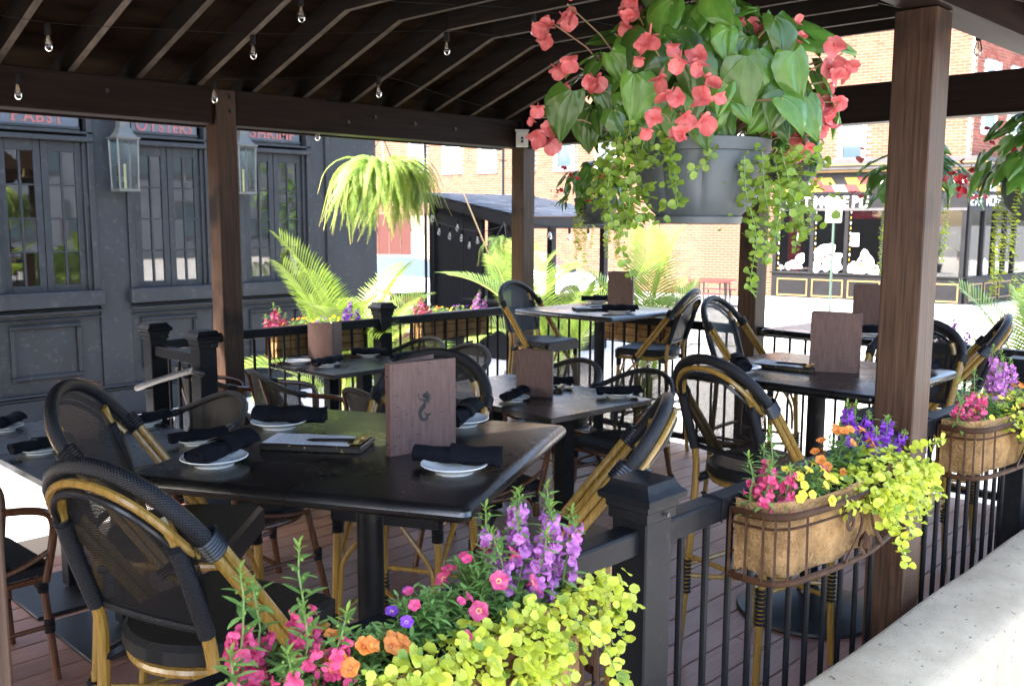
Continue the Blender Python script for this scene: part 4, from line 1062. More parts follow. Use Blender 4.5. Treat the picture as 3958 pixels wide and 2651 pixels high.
# ================================================================ TABLES
def rrect(hx, hy, r, n=4):
    pts = []
    for (cx, cy, a0) in ((hx-r,hy-r,0),(-hx+r,hy-r,90),(-hx+r,-hy+r,180),(hx-r,-hy+r,270)):
        for k in range(n+1):
            a = radians(a0+90*k/n); pts.append((cx+r*cos(a), cy+r*sin(a)))
    return pts
def table(x, y, rz, hx, hy, h, label, base='disc', th=0.04, sq=False, bull=True):
    t = thing('bar_table' if h > 0.9 else 'dining_table', label, 'table', (x, y, 0), rz)
    top = MB(); R = 0.022
    rings = []
    if bull:
        for k in range(7):
            a = -pi/2+pi*k/6
            rings.append((rrect(hx-th/2+cos(a)*th/2, hy-th/2+cos(a)*th/2, R), h-th/2+sin(a)*th/2))
    else:
        rings = [(rrect(hx-0.002, hy-0.002, 0.006), h-th), (rrect(hx, hy, 0.006), h-th+0.002), (rrect(hx, hy, 0.006), h-0.002), (rrect(hx-0.002, hy-0.002, 0.006), h)]
    top.rings(rings)
    top.build('table_top', MT['table'], t, smooth=30)
    if sq:
        MB().cbox(-0.038, 0.038, -0.038, 0.038, 0.03, h-th-0.02, 0.003).build('column', MT['black'], t)
        MB().cbox(-0.25, 0.25, -0.25, 0.25, 0.0, 0.016, 0.003).build('base', MT['iron'], t)
    else:
        MB().tube([(0,0,0.03),(0,0,h-th-0.02)], 0.038, 16).build('column', MT['black'], t)
        MB().lathe([(0.30,0.0),(0.305,0.008),(0.30,0.018),(0.285,0.022),(0.22,0.045),(0.12,0.075),(0.05,0.09),(0.042,0.12)], 36).build('base', MT['iron'], t)
    MB().cbox(-0.2, 0.2, -0.03, 0.03, h-th-0.022, h-th-0.001, 0.003).build('spider', MT['iron'], t); 
    return t
BH = 1.067
table(1.573, 0.772, radians(27.6), 0.462, 0.462, BH, 'black bar table set with mermaid menu, clipboard and four rolled napkins, beside the capped post')
table(3.765, 0.535, radians(0.5), 0.43, 0.43, BH, 'black bar table behind the timber post, with clipboard and plain brown menu', th=0.035)
table(5.26, 2.955, radians(1.0), 0.44, 0.44, BH, 'black bar table before the palms at the far railing, with folded menu', th=0.035)
table(5.34, 1.10, radians(-4.0), 0.37, 0.40, BH, 'black bar table at the street end behind the tall menu', th=0.035)
TD = 0.75
table(1.58, 2.472, 0, 0.38, 0.284, TD, 'black dining table of the pushed-together pair behind the nearest stools, nearer half', sq=True, th=0.028, bull=False)
table(1.58, 3.046, 0, 0.38, 0.284, TD, 'black dining table of the pushed-together pair behind the nearest stools, half toward the steps', sq=True, th=0.028, bull=False)
table(3.73, 1.935, radians(-3), 0.38, 0.284, TD, 'black dining table in the middle of the terrace with menu and napkins', sq=True, th=0.028, bull=False)
table(3.76, 2.506, radians(-3), 0.38, 0.284, TD-0.003, 'black dining table pushed behind the middle one, toward the restaurant', sq=True, th=0.028, bull=False)
table(3.71, 3.675, 0, 0.38, 0.21, TD, 'black dining table before the coir planter railing, under three rolled napkins', sq=True, th=0.028, bull=False)
table(3.71, 4.05, 0, 0.38, 0.162, TD-0.006, 'narrow black table against the restaurant side railing with an empty plate', sq=True, th=0.028, bull=False)

# ================================================================ BAR STOOL
ZS = 0.79
def seat_outline(inset=0.0, n=14):
    a, b_ = 0.205-inset, 0.205-inset
    pts = [(0.205-inset, -b_+0.02), (0.205-inset, b_-0.02), (0.185-inset*0.5, b_)]
    for k in range(n+1):
        t = pi/2+pi*k/n
        pts.append((-0.0+a*cos(t), b_*sin(t)))
    pts.append((0.185-inset*0.5, -b_))
    return pts
def coil(path_a, path_b, r, n, tr=0.0045):
    """cane binding: n rings round the line a-b"""
    m = MB(); A, Bv = Vector(path_a), Vector(path_b); d = (Bv-A).normalized(); u = d.orthogonal().normalized(); w = d.cross(u)
    for i in range(n):
        c = A+(Bv-A)*(i+0.5)/n
        m.tube([c+u*(r*cos(2*pi*k/12))+w*(r*sin(2*pi*k/12)) for k in range(12)], tr, 5, closed=True)
    return m
def oval_coil(a, b_, r1, r2, ax, n, tr=0.005):
    m = MB(); A, Bv = Vector(a), Vector(b_); d = (Bv-A).normalized(); u = Vector(ax); u = (u-d*u.dot(d)).normalized(); w = d.cross(u)
    for i in range(n):
        c = A+(Bv-A)*(i+0.5)/n
        m.tube([c+u*(r1*cos(2*pi*k/14))+w*(r2*sin(2*pi*k/14)) for k in range(14)], tr, 5, closed=True)
    return m
def make_stool():
    t = thing('bar_stool', 'x', 'bar stool')
    s = MB(); rg = [(seat_outline(0.03), ZS-0.001), (seat_outline(0.012), ZS), (seat_outline(0.0), ZS-0.012), (seat_outline(0.0), ZS-0.042), (seat_outline(0.012), ZS-0.05)]
    s.rings(rg[::-1])
    for i, f in enumerate(s.f):        # uv in metres for the plait
        if len(f) == 4 and abs(s.v[f[0]][2]-s.v[f[2]][2]) > 0.008:
            per = []
            for vi in f:
                x, y, z = s.v[vi]; per.append((atan2(y, x)*0.2, z))
            s.uv[i] = per
        else: s.uv[i] = [(s.v[vi][0], s.v[vi][1]) for vi in f]
    s.build('seat', MT['seatw'], t, smooth=40)
    MB().grid(lambda u, v: (0.2065, -0.19+0.38*u, ZS-0.012-0.065*v), 8, 2, uvfn=lambda u, v: (0.38*u, 0.07*v)).build('seat_apron', MT['weave'], t)
    ring = [(x, y, ZS-0.066) for x, y in seat_outline(0.02)]
    MB().tube(ring, 0.0125, 8, closed=True).build('seat_ring', MT['gold'], t)
    for sy in (-1, 1):
        MB().tube([(0.182,sy*0.178,ZS-0.06),(0.205,sy*0.2,0.0)], [0.0145,0.0135], 10).build('leg', MT['gold'], t)
        coil((0.182,sy*0.178,ZS-0.125), (0.181,sy*0.177,ZS-0.055), 0.0155, 8, 0.0055).build('binding', MT['wrap'], t)
        path = catmull([(-0.222,sy*0.195,0.0),(-0.192,sy*0.182,0.40),(-0.176,sy*0.172,0.70),(-0.187,sy*0.168,0.83),(-0.235,sy*0.172,0.97),(-0.268,sy*0.166,1.07),(-0.276,sy*0.150,1.115)], 5)
        MB().tube(path, 0.0145, 10).build('leg', MT['gold'], t)
        MB().tube(catmull([(-0.19,sy*0.168,0.838),(-0.235,sy*0.172,0.97),(-0.262,sy*0.168,1.05)], 6), 0.0185, 12).build('upright_sleeve', MT['weave'], t)
        coil((-0.262,sy*0.168,1.046), (-0.266,sy*0.167,1.06), 0.0175, 2, 0.004).build('binding', MT['wrap'], t)
        # paired arm tubes from seat side up to the arch
        A, Bv = Vector((0.045,sy*0.213,ZS-0.075)), Vector((-0.205,sy*0.216,1.04)); d = (Bv-A).normalized(); nrm = Vector((d.z,0,-d.x))
        for q in (-1, 1):
            MB().tube([A+nrm*0.012*q, Bv+nrm*0.012*q], 0.012, 10).build('arm_tube', MT['gold'], t)
        oval_coil(Bv-d*0.012, Bv+d*0.04, 0.0265, 0.0165, nrm, 6, 0.0048).build('binding', MT['wrap'], t)
        oval_coil(A+d*0.0, A+d*0.03, 0.029, 0.017, nrm, 3, 0.005).build('binding', MT['wrap'], t)
        MB().tube(catmull([(-0.176,sy*0.172,0.715),(-0.16,sy*0.168,0.712),(-0.13,sy*0.155,0.722)], 4), 0.017, 8).build('binding', MT['wrap'], t)
        # bent corner brace
        MB().tube(catmull([(0.196,sy*0.172,0.36),(0.190,sy*0.166,0.50),(0.186,sy*0.150,0.58),(0.183,sy*0.05,ZS-0.085)], 5), 0.0085, 7).build('brace', MT['gold'], t)
        MB().tube(catmull([(0.165,sy*0.188,0.40),(0.16,sy*0.186,0.52),(0.13,sy*0.182,0.60),(0.03,sy*0.19,ZS-0.085)], 5), 0.0085, 7).build('brace', MT['gold'], t)
    # arch
    def arch(ry, rz_, z0, x0, xk, n=18, e=0.0):
        return [(x0-xk*sin(pi*k/n)**0.8 if 0 < k < n else x0, ry*cos(pi*k/n), z0+rz_*sin(pi*k/n)) for k in range(n+1)]
    MB().tube(arch(0.216,0.168,1.04,-0.205,0.115), 0.0190, 14).build('arch', MT['weave'], t)
    MB().tube(arch(0.191,0.151,1.026,-0.226,0.113), 0.0095, 8).build('arch_trim', MT['gold'], t)
    MB().tube(arch(0.172,0.136,1.02,-0.236,0.105), 0.0075, 8).build('panel_bead', MT['wrap'], t)
    def panel(u, v):
        s = u*2-1
        y = s*(0.170+0.030*min(1.0, max(0.0, v*1.6))); zt = 1.04+0.152*sqrt(max(0, 1-(s*0.985)**2)); z = 0.842+(zt-0.842)*v
        x = -0.172-0.082*min(1.0, (z-0.83)/0.24)-max(0, z-1.07)*0.40-0.012*(1-s*s)
        return (x, y, z)
    MB().grid(panel, 16, 14, uvfn=lambda u, v: (u*0.37, v*0.34)).build('back_mesh', MT['meshb'], t)
    MB().tube([panel(k/8, 0.0) for k in range(9)], 0.0105, 8).build('back_bottom_bar', MT['weave'], t)
    # footrest: crossed tubes, rear and side bars
    z = 0.315
    F = {1: (0.196,0.192), 2: (0.196,-0.192), 3: (-0.2,0.185), 4: (-0.2,-0.185)}
    for a, c, dz in ((1,4,0.0),(2,3,0.006),(1,3,0.05),(2,4,0.05),(3,4,0.09),(1,2,-0.05)):
        MB().tube([(*F[a], z+dz),(*F[c], z+dz)], 0.0095, 8).build('stretcher', MT['gold'], t)
    MB().lathe([(0.0,-0.02),(0.02,-0.015),(0.026,0.0),(0.02,0.018),(0.0,0.022)], 10, (-0.002,0,z+0.003)).build('binding', MT['wrap'], t)
    for k in F:
        coil((*F[k], z-0.065), (*F[k], z+0.075), 0.0175, 9, 0.005).build('binding', MT['wrap'], t)
    return t
stool = make_stool()
def place(proto, first, x, y, deg, label, group):
    o = proto if first else copy_tree(proto)
    o.location = (x, y, 0); o.rotation_euler = (0, 0, radians(deg)); o['label'] = label; o['group'] = group
    return o
G1 = 'gold framed bar stools'
SP = [(1.031,0.652,17,'gold framed bar stool with its back toward the concrete wall corner, beside the magenta snapdragons'),
      (1.27,1.314,-45,'gold framed bar stool turned to the mermaid menu table from the steps side'),
      (2.02,1.15,-152,'gold framed bar stool right behind the mermaid menu'),
      (1.959,0.427,124,'gold framed bar stool seen edge-on behind the capped railing post'),
      (3.19,0.46,-10.6,'gold framed bar stool with see-through mesh back, before the timber post table'),
      (4.434,0.459,184,'gold framed bar stool half hidden behind the timber post'),
      (5.36,3.60,-86,'gold framed bar stool at the far bar table, before the corner timber post'),
      (5.585,2.73,105,'gold framed bar stool at the far bar table with its back to the street end'),
      (5.20,1.655,-86,'gold framed bar stool at the street end table, back to the far bar table'),
      (5.17,0.555,110,'gold framed bar stool at the street end table, backing on the last planter')]
for i, (x, y, a, lb) in enumerate(SP): place(stool, i == 0, x, y, a, lb, G1)

# ================================================================ BROWN DINING ARMCHAIR
def make_armchair():
    t = thing('dining_armchair', 'x', 'chair')
    zs = 0.455
    def out(i): return [(x*1.07+0.0, y*1.08) for x, y in seat_outline(i)]
    s = MB(); s.rings([(out(0.02), zs-0.05), (out(0.0), zs-0.042), (out(0.0), zs-0.012), (out(0.015), zs)])
    for i, f in enumerate(s.f):
        s.uv[i] = [(s.v[v][0], s.v[v][1]+s.v[v][2]) for v in f]
    s.build('seat', MT['seatw'], t, smooth=40)
    MB().tube([(x, y, zs-0.062) for x, y in out(0.015)], 0.0125, 8, closed=True).build('seat_ring', MT['brown'], t)
    half = [(0.19,0.222,zs-0.07),(0.215,0.245,0.55),(0.205,0.262,0.635),(0.14,0.272,0.672),(0.02,0.274,0.692),(-0.11,0.255,0.722),(-0.20,0.19,0.768),(-0.248,0.10,0.805),(-0.262,0.0,0.818)]
    full = half+[(x, -y, z) for x, y, z in half[-2::-1]]
    path = catmull(full, 5)
    n = len(path); i0 = int(n*0.30); i1 = n-1-i0
    MB().tube(path[:i0+1], 0.0145, 10).build('arm', MT['brown'], t); MB().tube(path[i1:], 0.0145, 10).build('arm', MT['brown'], t)
    MB().tube(path[i0:i1+1], 0.0165, 10).build('rim', MT['weaved'], t)
    for q in (path[i0-2:i0+1], path[i1:i1+3]):
        coil(q[0], q[-1], 0.017, 7, 0.004).build('binding', MT['wrap'], t)
    rim = path[i0:i1+1]; m = len(rim)-1
    def back(u, v):
        p = rim[min(int(round(u*m)), m)]
        a = radians(62+236*u)
        q = Vector((0.20*cos(a)*1.05, 0.205*sin(a), zs-0.02))
        w = v**1.15
        r = p.lerp(q, w)
        return (r.x, r.y, r.z)
    MB().grid(back, m, 8, uvfn=lambda u, v: (u*0.75, v*0.34)).build('back_mesh', MT['meshd'], t)
    for u in (0.3, 0.7):
        p0, p1 = Vector(back(u, 0.02)), Vector(back(u, 1.0)); o = Vector((p0.x, p0.y, 0)).normalized()*0.013
        MB().tube([p0+o, (p0+p1)/2+o, p1+o], 0.0105, 8).build('back_support', MT['brown'], t)
    for sy in (-1, 1):
        MB().tube([(0.185,sy*0.2,zs-0.05),(0.21,sy*0.222,0.0)], 0.0145, 10).build('leg', MT['brown'], t)
        MB().tube([(-0.165,sy*0.18,zs-0.05),(-0.235,sy*0.215,0.0)], 0.0145, 10).build('leg', MT['brown'], t)
        coil((0.186,sy*0.201,zs-0.115), (0.185,sy*0.2,zs-0.06), 0.016, 6, 0.005).build('binding', MT['wrap'], t)
        MB().tube([(0.198,sy*0.211,0.21),(-0.2,sy*0.198,0.21)], 0.0095, 8).build('stretcher', MT['brown'], t)
        for q in ((0.198,sy*0.211),(-0.2,sy*0.198)):
            coil((*q,0.185), (*q,0.24), 0.0165, 5, 0.0045).build('binding', MT['wrap'], t)
        MB().tube(catmull([(0.2,sy*0.19,0.2),(0.195,sy*0.185,0.28),(0.19,sy*0.165,0.33),(0.185,sy*0.06,zs-0.075)], 5), 0.008, 7).build('brace', MT['brown'], t)
        MB().tube(catmull([(0.20,sy*0.235,0.50),(0.10,sy*0.235,0.46),(-0.05,sy*0.225,0.43),(-0.16,sy*0.2,0.42)], 5), 0.01, 7).build('side_curve', MT['brown'], t)
    MB().tube([(0.0,0.205,0.21),(0.0,-0.205,0.21)], 0.0095, 8).build('stretcher', MT['brown'], t)
    return t
arm = make_armchair()
G2 = 'brown framed dining armchairs'
AC = [(0.98,2.42,2,'brown framed dining armchair at the far left beside the near timber post'),
      (2.13,2.98,182,'brown framed dining armchair facing the paired table, nearest the gate posts'),
      (2.12,2.36,178,'brown framed dining armchair facing the paired table, behind the nearest bar table'),
      (2.88,3.98,-8,'brown framed dining armchair tucked behind the left timber post beside the gate'),
      (3.08,3.50,-14,'brown framed dining armchair with its curved arm before the railing table'),
      (3.14,2.62,-4,'brown framed dining armchair behind the mermaid menu stool, at the pushed-back middle table'),
      (3.10,1.93,-5,'brown framed dining armchair between the mermaid menu table and the middle table'),
      (4.34,4.02,180,'grey meshed dining armchair against the railing corner, backing on the capped post'),
      (4.30,3.50,184,'grey meshed dining armchair at the railing table, backing on the far bar table'),
      (4.30,2.52,178,'black meshed dining armchair at the middle tables, toward the restaurant side'),
      (4.27,1.96,180,'black meshed dining armchair at the middle table, backing on the street end')]
for i, (x, y, a, lb) in enumerate(AC): place(arm, i == 0, x, y, a, lb, G2)

# ================================================================ TABLEWARE
PLATE = MB().lathe([(0.0,0.004),(0.042,0.003),(0.046,0.0),(0.050,0.0),(0.052,0.006),(0.066,0.012),(0.080,0.0185),(0.0845,0.0205),(0.086,0.0225),(0.0845,0.0242),(0.078,0.0225),(0.064,0.0165),(0.052,0.0115),(0.03,0.0105),(0.0,0.0105)], 36).mesh('plate', MT['ceramic'], 60)
def napkin_mesh(seed):
    rnd = random.Random(seed)
    m = MB(); L = 0.222; n = 18; k = 14
    ph = rnd.uniform(0, 6)
    def prof(u, v):
        x = (u-0.5)*L; a = 2*pi*v
        r = 0.0255*(1+0.12*sin(a*2+ph+u*2)+0.26*mnoise.noise(Vector((x*26, cos(a)*1.4+seed, sin(a)*1.4)))+0.1*(u-0.5))
        return (x, r*1.18*cos(a), 0.0215+r*0.92*sin(a))
    m.grid(prof, n, k)
    for e in (-1, 1):          # rolled ends: inset spiral discs
        def end(u, v):
            a = 2*pi*v*1.0; r = 0.0235*(1-u*0.96)
            return (e*(L/2-0.012*u*(1+0.5*sin(a))), r*1.18*cos(a), 0.0215+r*0.92*sin(a))
        m.grid(end, 4, k)
    # loose flap lying over the roll
    def flap(u, v):
        x = -L*0.10+u*L*0.62; a = radians(35+v*150)
        r = 0.0285+0.003*sin(u*7+ph)
        return (x+0.02*v, r*1.2*cos(a), 0.0215+r*sin(a)*0.96-0.004*v*v)
    m.grid(flap, 8, 8)
    return m.mesh('napkin', MT['napkin'], 70)
NAP = [napkin_mesh(s) for s in (1, 2, 3)]
def setting(x, y, z, deg, what, tilt=0.0, dx=0.0, dy=0.0, napkin=True):
    tag(obj('plate', PLATE, None, (x, y, z)), 'white plate '+('under the napkin ' if napkin else 'left empty ')+what, 'plate', 'small white plates')
    if napkin:
        o = obj('napkin', NAP[int(abs(x*97+y*31)) % 3], None, (x+dx, y+dy, z+0.0135), (0, tilt, radians(deg)))
        tag(o, 'rolled black napkin '+what, 'napkin', 'rolled black napkins')
z1 = BH+0.0005
setting(1.17, 0.895, z1, 28, 'at the mermaid menu table corner, by the worn clipboard', dx=0.03, dy=0.02)
setting(1.53, 1.165, z1, -52, 'on the mermaid menu table, behind the worn clipboard', dx=0.035, dy=0.0)
setting(1.95, 0.80, z1, 32, 'behind the mermaid menu on its table')
setting(1.565, 0.405, z1, -60, 'on the mermaid menu table, in front of the mermaid menu', dx=0.025, dy=0.02)
z2 = TD+0.0005
setting(1.38, 3.235, z2, 42, 'on the paired table, corner toward the steps')
setting(1.345, 2.69, z2, 6, 'on the paired table, left of the seam')
setting(1.865, 2.885, z2, 4, 'on the paired table, behind the tall stool back')
setting(1.875, 2.39, z2, -12, 'on the paired table, beside the mermaid menu table corner')
setting(3.53, 2.12, z2, 20, 'on the middle table, left of its brown menu')
setting(4.00, 2.27, z2-0.003, -60, 'on the middle tables, behind the brown menu')
setting(4.005, 1.80, z2, -40, 'on the middle table, corner before the black mesh chair')
setting(3.45, 4.05, z2-0.006, 0, 'beside the left timber post on the narrow railing table', napkin=False)
setting(3.50, 3.80, z2, 14, 'on the railing table, before the open menu')
setting(3.99, 4.0, z2-0.006, -40, 'on the narrow railing table, under the planter')
setting(3.995, 3.62, z2, 12, 'on the railing table, by the grey mesh chairs')
setting(5.62, 3.29, z1, -48, 'on the far bar table, before the palm fronds')
setting(5.10, 2.66, z1, -45, 'on the far bar table, in front of its dark menu')
setting(3.50, 0.75, z1, 40, 'on the timber post table, behind the woven stool arch')
setting(4.10, 0.25, z1, 60, 'on the timber post table, right of the post')
setting(5.10, 0.92, z1, -60, 'on the street end table, at its tall menu foot')
setting(5.52, 1.38, z1, 20, 'on the street end table, beyond the clipboard menu')

# menus: two covers and a spine, standing open
for nm in ('menu',):
    nt = MT['menu'].node_tree; N = nt.nodes; p = N['Principled BSDF']
    src = p.inputs['Base Color'].links[0].from_socket
    tc = N.new('ShaderNodeTexCoord'); mp = N.new('ShaderNodeMapping'); mp.inputs['Scale'].default_value = (28, 28, 260); nt.links.new(tc.outputs['Object'], mp.inputs[0])
    nz = N.new('ShaderNodeTexNoise'); nz.inputs['Scale'].default_value = 1.0; nz.inputs['Detail'].default_value = 2; nt.links.new(mp.outputs[0], nz.inputs[0])
    f = ramp_mix(nt, nz.outputs[0], (1,1,1), (0,0,0), 0.30, 0.36)
    mx = N.new('ShaderNodeMixRGB'); mx.inputs[2].default_value = (0.022,0.013,0.014,1); nt.links.new(f, mx.inputs[0]); nt.links.new(src, mx.inputs[1]); nt.links.new(mx.outputs[0], p.inputs['Base Color'])
def mermaid():
    """silhouette drawn in the emblem's own plane: hair, arm, torso, curling tail with fluke (units: emblem height 1)"""
    m = MB()
    def P2(pts): m.poly([(x, 0, z) for x, z in pts])
    def strip(path, w):
        n = len(path)
        for i in range(n-1):
            (xa, za), (xb, zb) = path[i], path[i+1]
            d = Vector((xb-xa, zb-za)).normalized(); q = Vector((-d.y, d.x))
            d0 = Vector((path[i][0]-path[max(i-1,0)][0], path[i][1]-path[max(i-1,0)][1])); d1 = Vector((path[min(i+2,n-1)][0]-xb, path[min(i+2,n-1)][1]-zb))
            q0 = q if d0.length == 0 else Vector((-(d0.normalized()+d).y, (d0.normalized()+d).x)).normalized()
            q1 = q if d1.length == 0 else Vector((-(d1.normalized()+d).y, (d1.normalized()+d).x)).normalized()
            m.poly([(xa+q0.x*w[i],0,za+q0.y*w[i]),(xb+q1.x*w[i+1],0,zb+q1.y*w[i+1]),(xb-q1.x*w[i+1],0,zb-q1.y*w[i+1]),(xa-q0.x*w[i],0,za-q0.y*w[i])])
    # hair: round crown with locks blowing back and down
    for (hx, hz, r_) in ((0.27,0.87,0.085),(0.33,0.82,0.075),(0.37,0.76,0.06)):
        ring = [(hx+r_*cos(2*pi*k/14), hz+r_*sin(2*pi*k/14)) for k in range(14)]
        m.poly([(x, 0, z) for x, z in ring])
    for (a0, b0, c0) in (((0.32,0.93),(0.42,0.92),(0.50,0.87)),((0.36,0.87),(0.46,0.83),(0.54,0.78)),((0.38,0.80),(0.47,0.74),(0.53,0.69)),((0.36,0.74),(0.44,0.67),(0.47,0.60)),((0.33,0.70),(0.38,0.63),(0.38,0.57)),((0.30,0.95),(0.36,0.99),(0.44,0.98))):
        strip([a0, b0, c0], [0.032, 0.02, 0.004])
    P2([(0.165,0.90),(0.19,0.93),(0.25,0.93),(0.25,0.80),(0.20,0.80),(0.175,0.84)])            # face
    strip([(0.24,0.75),(0.15,0.73),(0.05,0.79),(0.0,0.90),(0.03,0.96)], [0.03,0.026,0.02,0.016,0.022])         # raised arm
    strip([(0.28,0.74),(0.34,0.66),(0.42,0.58)], [0.025,0.02,0.015])                          # other arm
    strip([(0.24,0.74),(0.25,0.66),(0.26,0.58),(0.22,0.50)], [0.05,0.042,0.055,0.08])         # torso and hip
    t = [(0.24,0.54),(0.17,0.46),(0.10,0.38),(0.07,0.28),(0.09,0.17),(0.16,0.08),(0.26,0.05),(0.34,0.10),(0.37,0.18),(0.38,0.24)]
    t = [(p.x, p.y) for p in catmull([(x, z, 0) for x, z in t], 4)]
    strip(t, [0.09-0.062*k/(len(t)-1) for k in range(len(t))])
    P2([(0.05,0.40),(0.12,0.37),(0.13,0.30),(0.03,0.33)])
    P2([(0.37,0.22),(0.30,0.27),(0.24,0.33),(0.25,0.25),(0.33,0.18)]); P2([(0.37,0.22),(0.45,0.25),(0.54,0.25),(0.46,0.18),(0.38,0.17)])
    return m
def menu(x, y, z, deg, label, w=0.2, h=0.252, open_=24, emblem=False, flip=1):
    t = thing('menu', label, 'menu', (x, y, z), radians(deg), 'standing brown menus')
    th = 0.004
    f = MB().cbox(0.006, w, -th/2, th/2, 0, h, 0.0012).build('cover', MT['menu'], t, smooth=0)
    R = Matrix.Rotation(radians(open_)*flip, 4, 'Z')
    bk = MB(); bk.add(MB().cbox(0.006, w, -th/2, th/2, 0, h, 0.0012), Matrix.Translation((0,0.022*flip,0)) @ R); bk.build('cover', MT['menu'], t, smooth=0)
    ins = MB(); ins.add(MB().cbox(0.012, w-0.008, -0.0022, 0.0022, 0.006, h-0.004, 0.0008), Matrix.Translation((0,0.013*flip,0)) @ Matrix.Rotation(radians(open_*0.45)*flip, 4, 'Z')); ins.build('page', MT['menuin'], t, smooth=0)
    ins = MB(); ins.add(MB().cbox(0.012, w-0.012, -0.0012, 0.0012, 0.006, h-0.008, 0.0004), Matrix.Translation((0,0.016*flip,0)) @ Matrix.Rotation(radians(open_*0.7)*flip, 4, 'Z')); ins.build('page', MT['cream'], t, smooth=0)
    sp_ = MB().cbox(-0.003, 0.006, min(-0.002,0.024*flip), max(0.002,0.024*flip), 0, h, 0.001).build('spine', MT['menu'], t, smooth=0)
    for zz in (0.03, h-0.035):
        MB().tube([(-0.003,0.011*flip,zz),(-0.0052,0.011*flip,zz)], 0.004, 8).build('rivet', MT['steel'], sp_)
    if emblem:
        e = MB(); k = 0.082
        e.add(mermaid(), Matrix.Translation((0.084, -th/2-0.0007, 0.085)) @ Matrix.Scale(k, 4))
        e.build('mermaid_emblem', MT['emblem'], f, smooth=0)
    return t
menu(1.545, 0.635, z1, -8, 'open brown cork menu with black mermaid emblem standing on the nearest bar table', w=0.208, emblem=True, open_=20)
menu(3.735, 2.035, z2, 118, 'brown menu standing on the middle dining table, spine with rivets showing', open_=16, flip=-1)
menu(3.71, 4.03, z2-0.006, 110, 'menu standing open beside the coir planter, cream page showing', open_=70, flip=-1)
menu(5.62, 2.94, z1, 105, 'dark menu standing on the far bar table before the palms', open_=14, flip=-1)
menu(3.80, 0.37, z1, 118, 'plain brown menu standing by the clipboard on the timber post table', open_=15, flip=-1)
menu(5.60, 1.02, z1, 112, 'tall brown menu on the street end table, beside the timber post', open_=16, flip=-1)
menu(1.63, 2.74, z2, 99, 'low brown menu on the paired table, hidden behind the tall stool back', open_=20)

# clipboards
def clipboard(x, y, z, deg, label, L=0.29, W=0.14, far=False):
    t = thing('clipboard', label, 'clipboard', (x, y, z), radians(deg), 'clipboards with order sheets')
    MB().cbox(-L/2, L/2, -W/2, W/2, 0.0, 0.018, 0.003).build('board', MT['board'], t, smooth=0)
    def pg(u, v):
        return (-L/2+0.004+u*(L-0.04), -W/2+0.008+v*(W-0.018), 0.0188+0.004*max(0, 0.22-u)**1+0.0012*sin(u*7+v*2)**2)
    pp = MB().grid(pg, 14, 6).build('paper', MT['paper'], t)
    tx = MB(); rnd = random.Random(5)
    for r in range(12):
        v = 0.1+r*0.07; u = 0.1
        while u < 0.72:
            du = rnd.uniform(0.02, 0.07)
            a, b_ = pg(u, v), pg(u+du, v); a2, b2 = pg(u, v+0.018), pg(u+du, v+0.018)
            tx.poly([(p[0],p[1],p[2]+0.0009) for p in (a, b_, b2, a2)]); u += du+0.015
    stuff(tx.build('printed_line', MT['ink'], pp, smooth=0))
    c = MB(); c.cbox(L/2-0.045, L/2-0.008, -0.05, 0.05, 0.0215, 0.025, 0.001); c.tube([(L/2-0.02,-0.05,0.027),(L/2-0.02,0.05,0.027)], 0.006, 8); c.box(L/2-0.014,L/2-0.002,-0.02,0.02,0.03,0.036)
    c.build('clip', MT['brass'], t, smooth=0)
    pe = MB(); pe.tube([(L/2-0.165,-0.036,0.0265),(L/2-0.15,-0.036,0.0268),(L/2-0.03,-0.03,0.0295)], [0.0012,0.0042,0.0045], 7); pe.build('pen', MT['darkplastic'], t)
clipboard(1.475, 0.875, z1, -54, 'worn black clipboard with printed sheet, pen and brass clip beside the mermaid menu')
clipboard(3.715, 0.66, z1, -84, 'worn clipboard with white sheet and pen on the timber post table', L=0.27)
clipboard(5.15, 2.93, z1, -35, 'thin dark clipboard with white sheet on the far bar table', L=0.27)
clipboard(3.86, 2.22, z2, -55, 'dark clipboard lying behind the menu on the middle dining table', L=0.24)
# camera housing at the corner post
cb = thing('security_camera', 'pale grey weatherproof camera box mounted at the corner timber post', 'security camera', (5.715, 4.175, 2.29), radians(135))
MB().cbox(-0.05, 0.05, -0.045, 0.03, 0.0, 0.125, 0.006).build('housing', MT['grey'], cb)
MB().cbox(-0.058, 0.058, -0.055, 0.035, 0.125, 0.14, 0.004).build('lid', MT['grey'], cb)
fc = MB().tube([(0,0.03,0.055),(0,0.045,0.055)], 0.036, 16).build('face_plate', MT['grey'], cb)
for zz in (0.068, 0.042):
    MB().tube([(0,0.045,zz),(0,0.0485,zz)], 0.0115, 12).build('lens', MT['darkplastic'], fc)
MB().tube([(0.0,-0.02,0.14),(0.0,-0.02,0.20)], 0.012, 8).build('conduit', MT['darkplastic'], cb)
# ================================================================ PLANTS
def quat_to(d, upv=Vector((0,0,1)), roll=0.0):
    """rotation taking local +x to d and local +z toward upv"""
    d = Vector(d).normalized(); z = upv-d*upv.dot(d)
    if z.length < 1e-4: z = d.orthogonal()
    z.normalize(); y = z.cross(d)
    m = Matrix(((d.x,y.x,z.x),(d.y,y.y,z.y),(d.z,y.z,z.z))).to_4x4()
    return m @ Matrix.Rotation(roll, 4, 'X')
def lance(L, W, fold=0.25, curl=0.2):
    m = MB(); st = [(0,0.12),(0.25,0.8),(0.55,1.0),(0.82,0.6),(1.0,0.02)]
    for t, w in st:
        z = -curl*L*t*t
        m.v += [(t*L, -w*W/2, z+fold*w*W/2), (t*L, 0, z), (t*L, w*W/2, z+fold*w*W/2)]
    for i in range(len(st)-1):
        a = i*3
        m.face((a,a+3,a+4,a+1)); m.face((a+1,a+4,a+5,a+2))
    return m
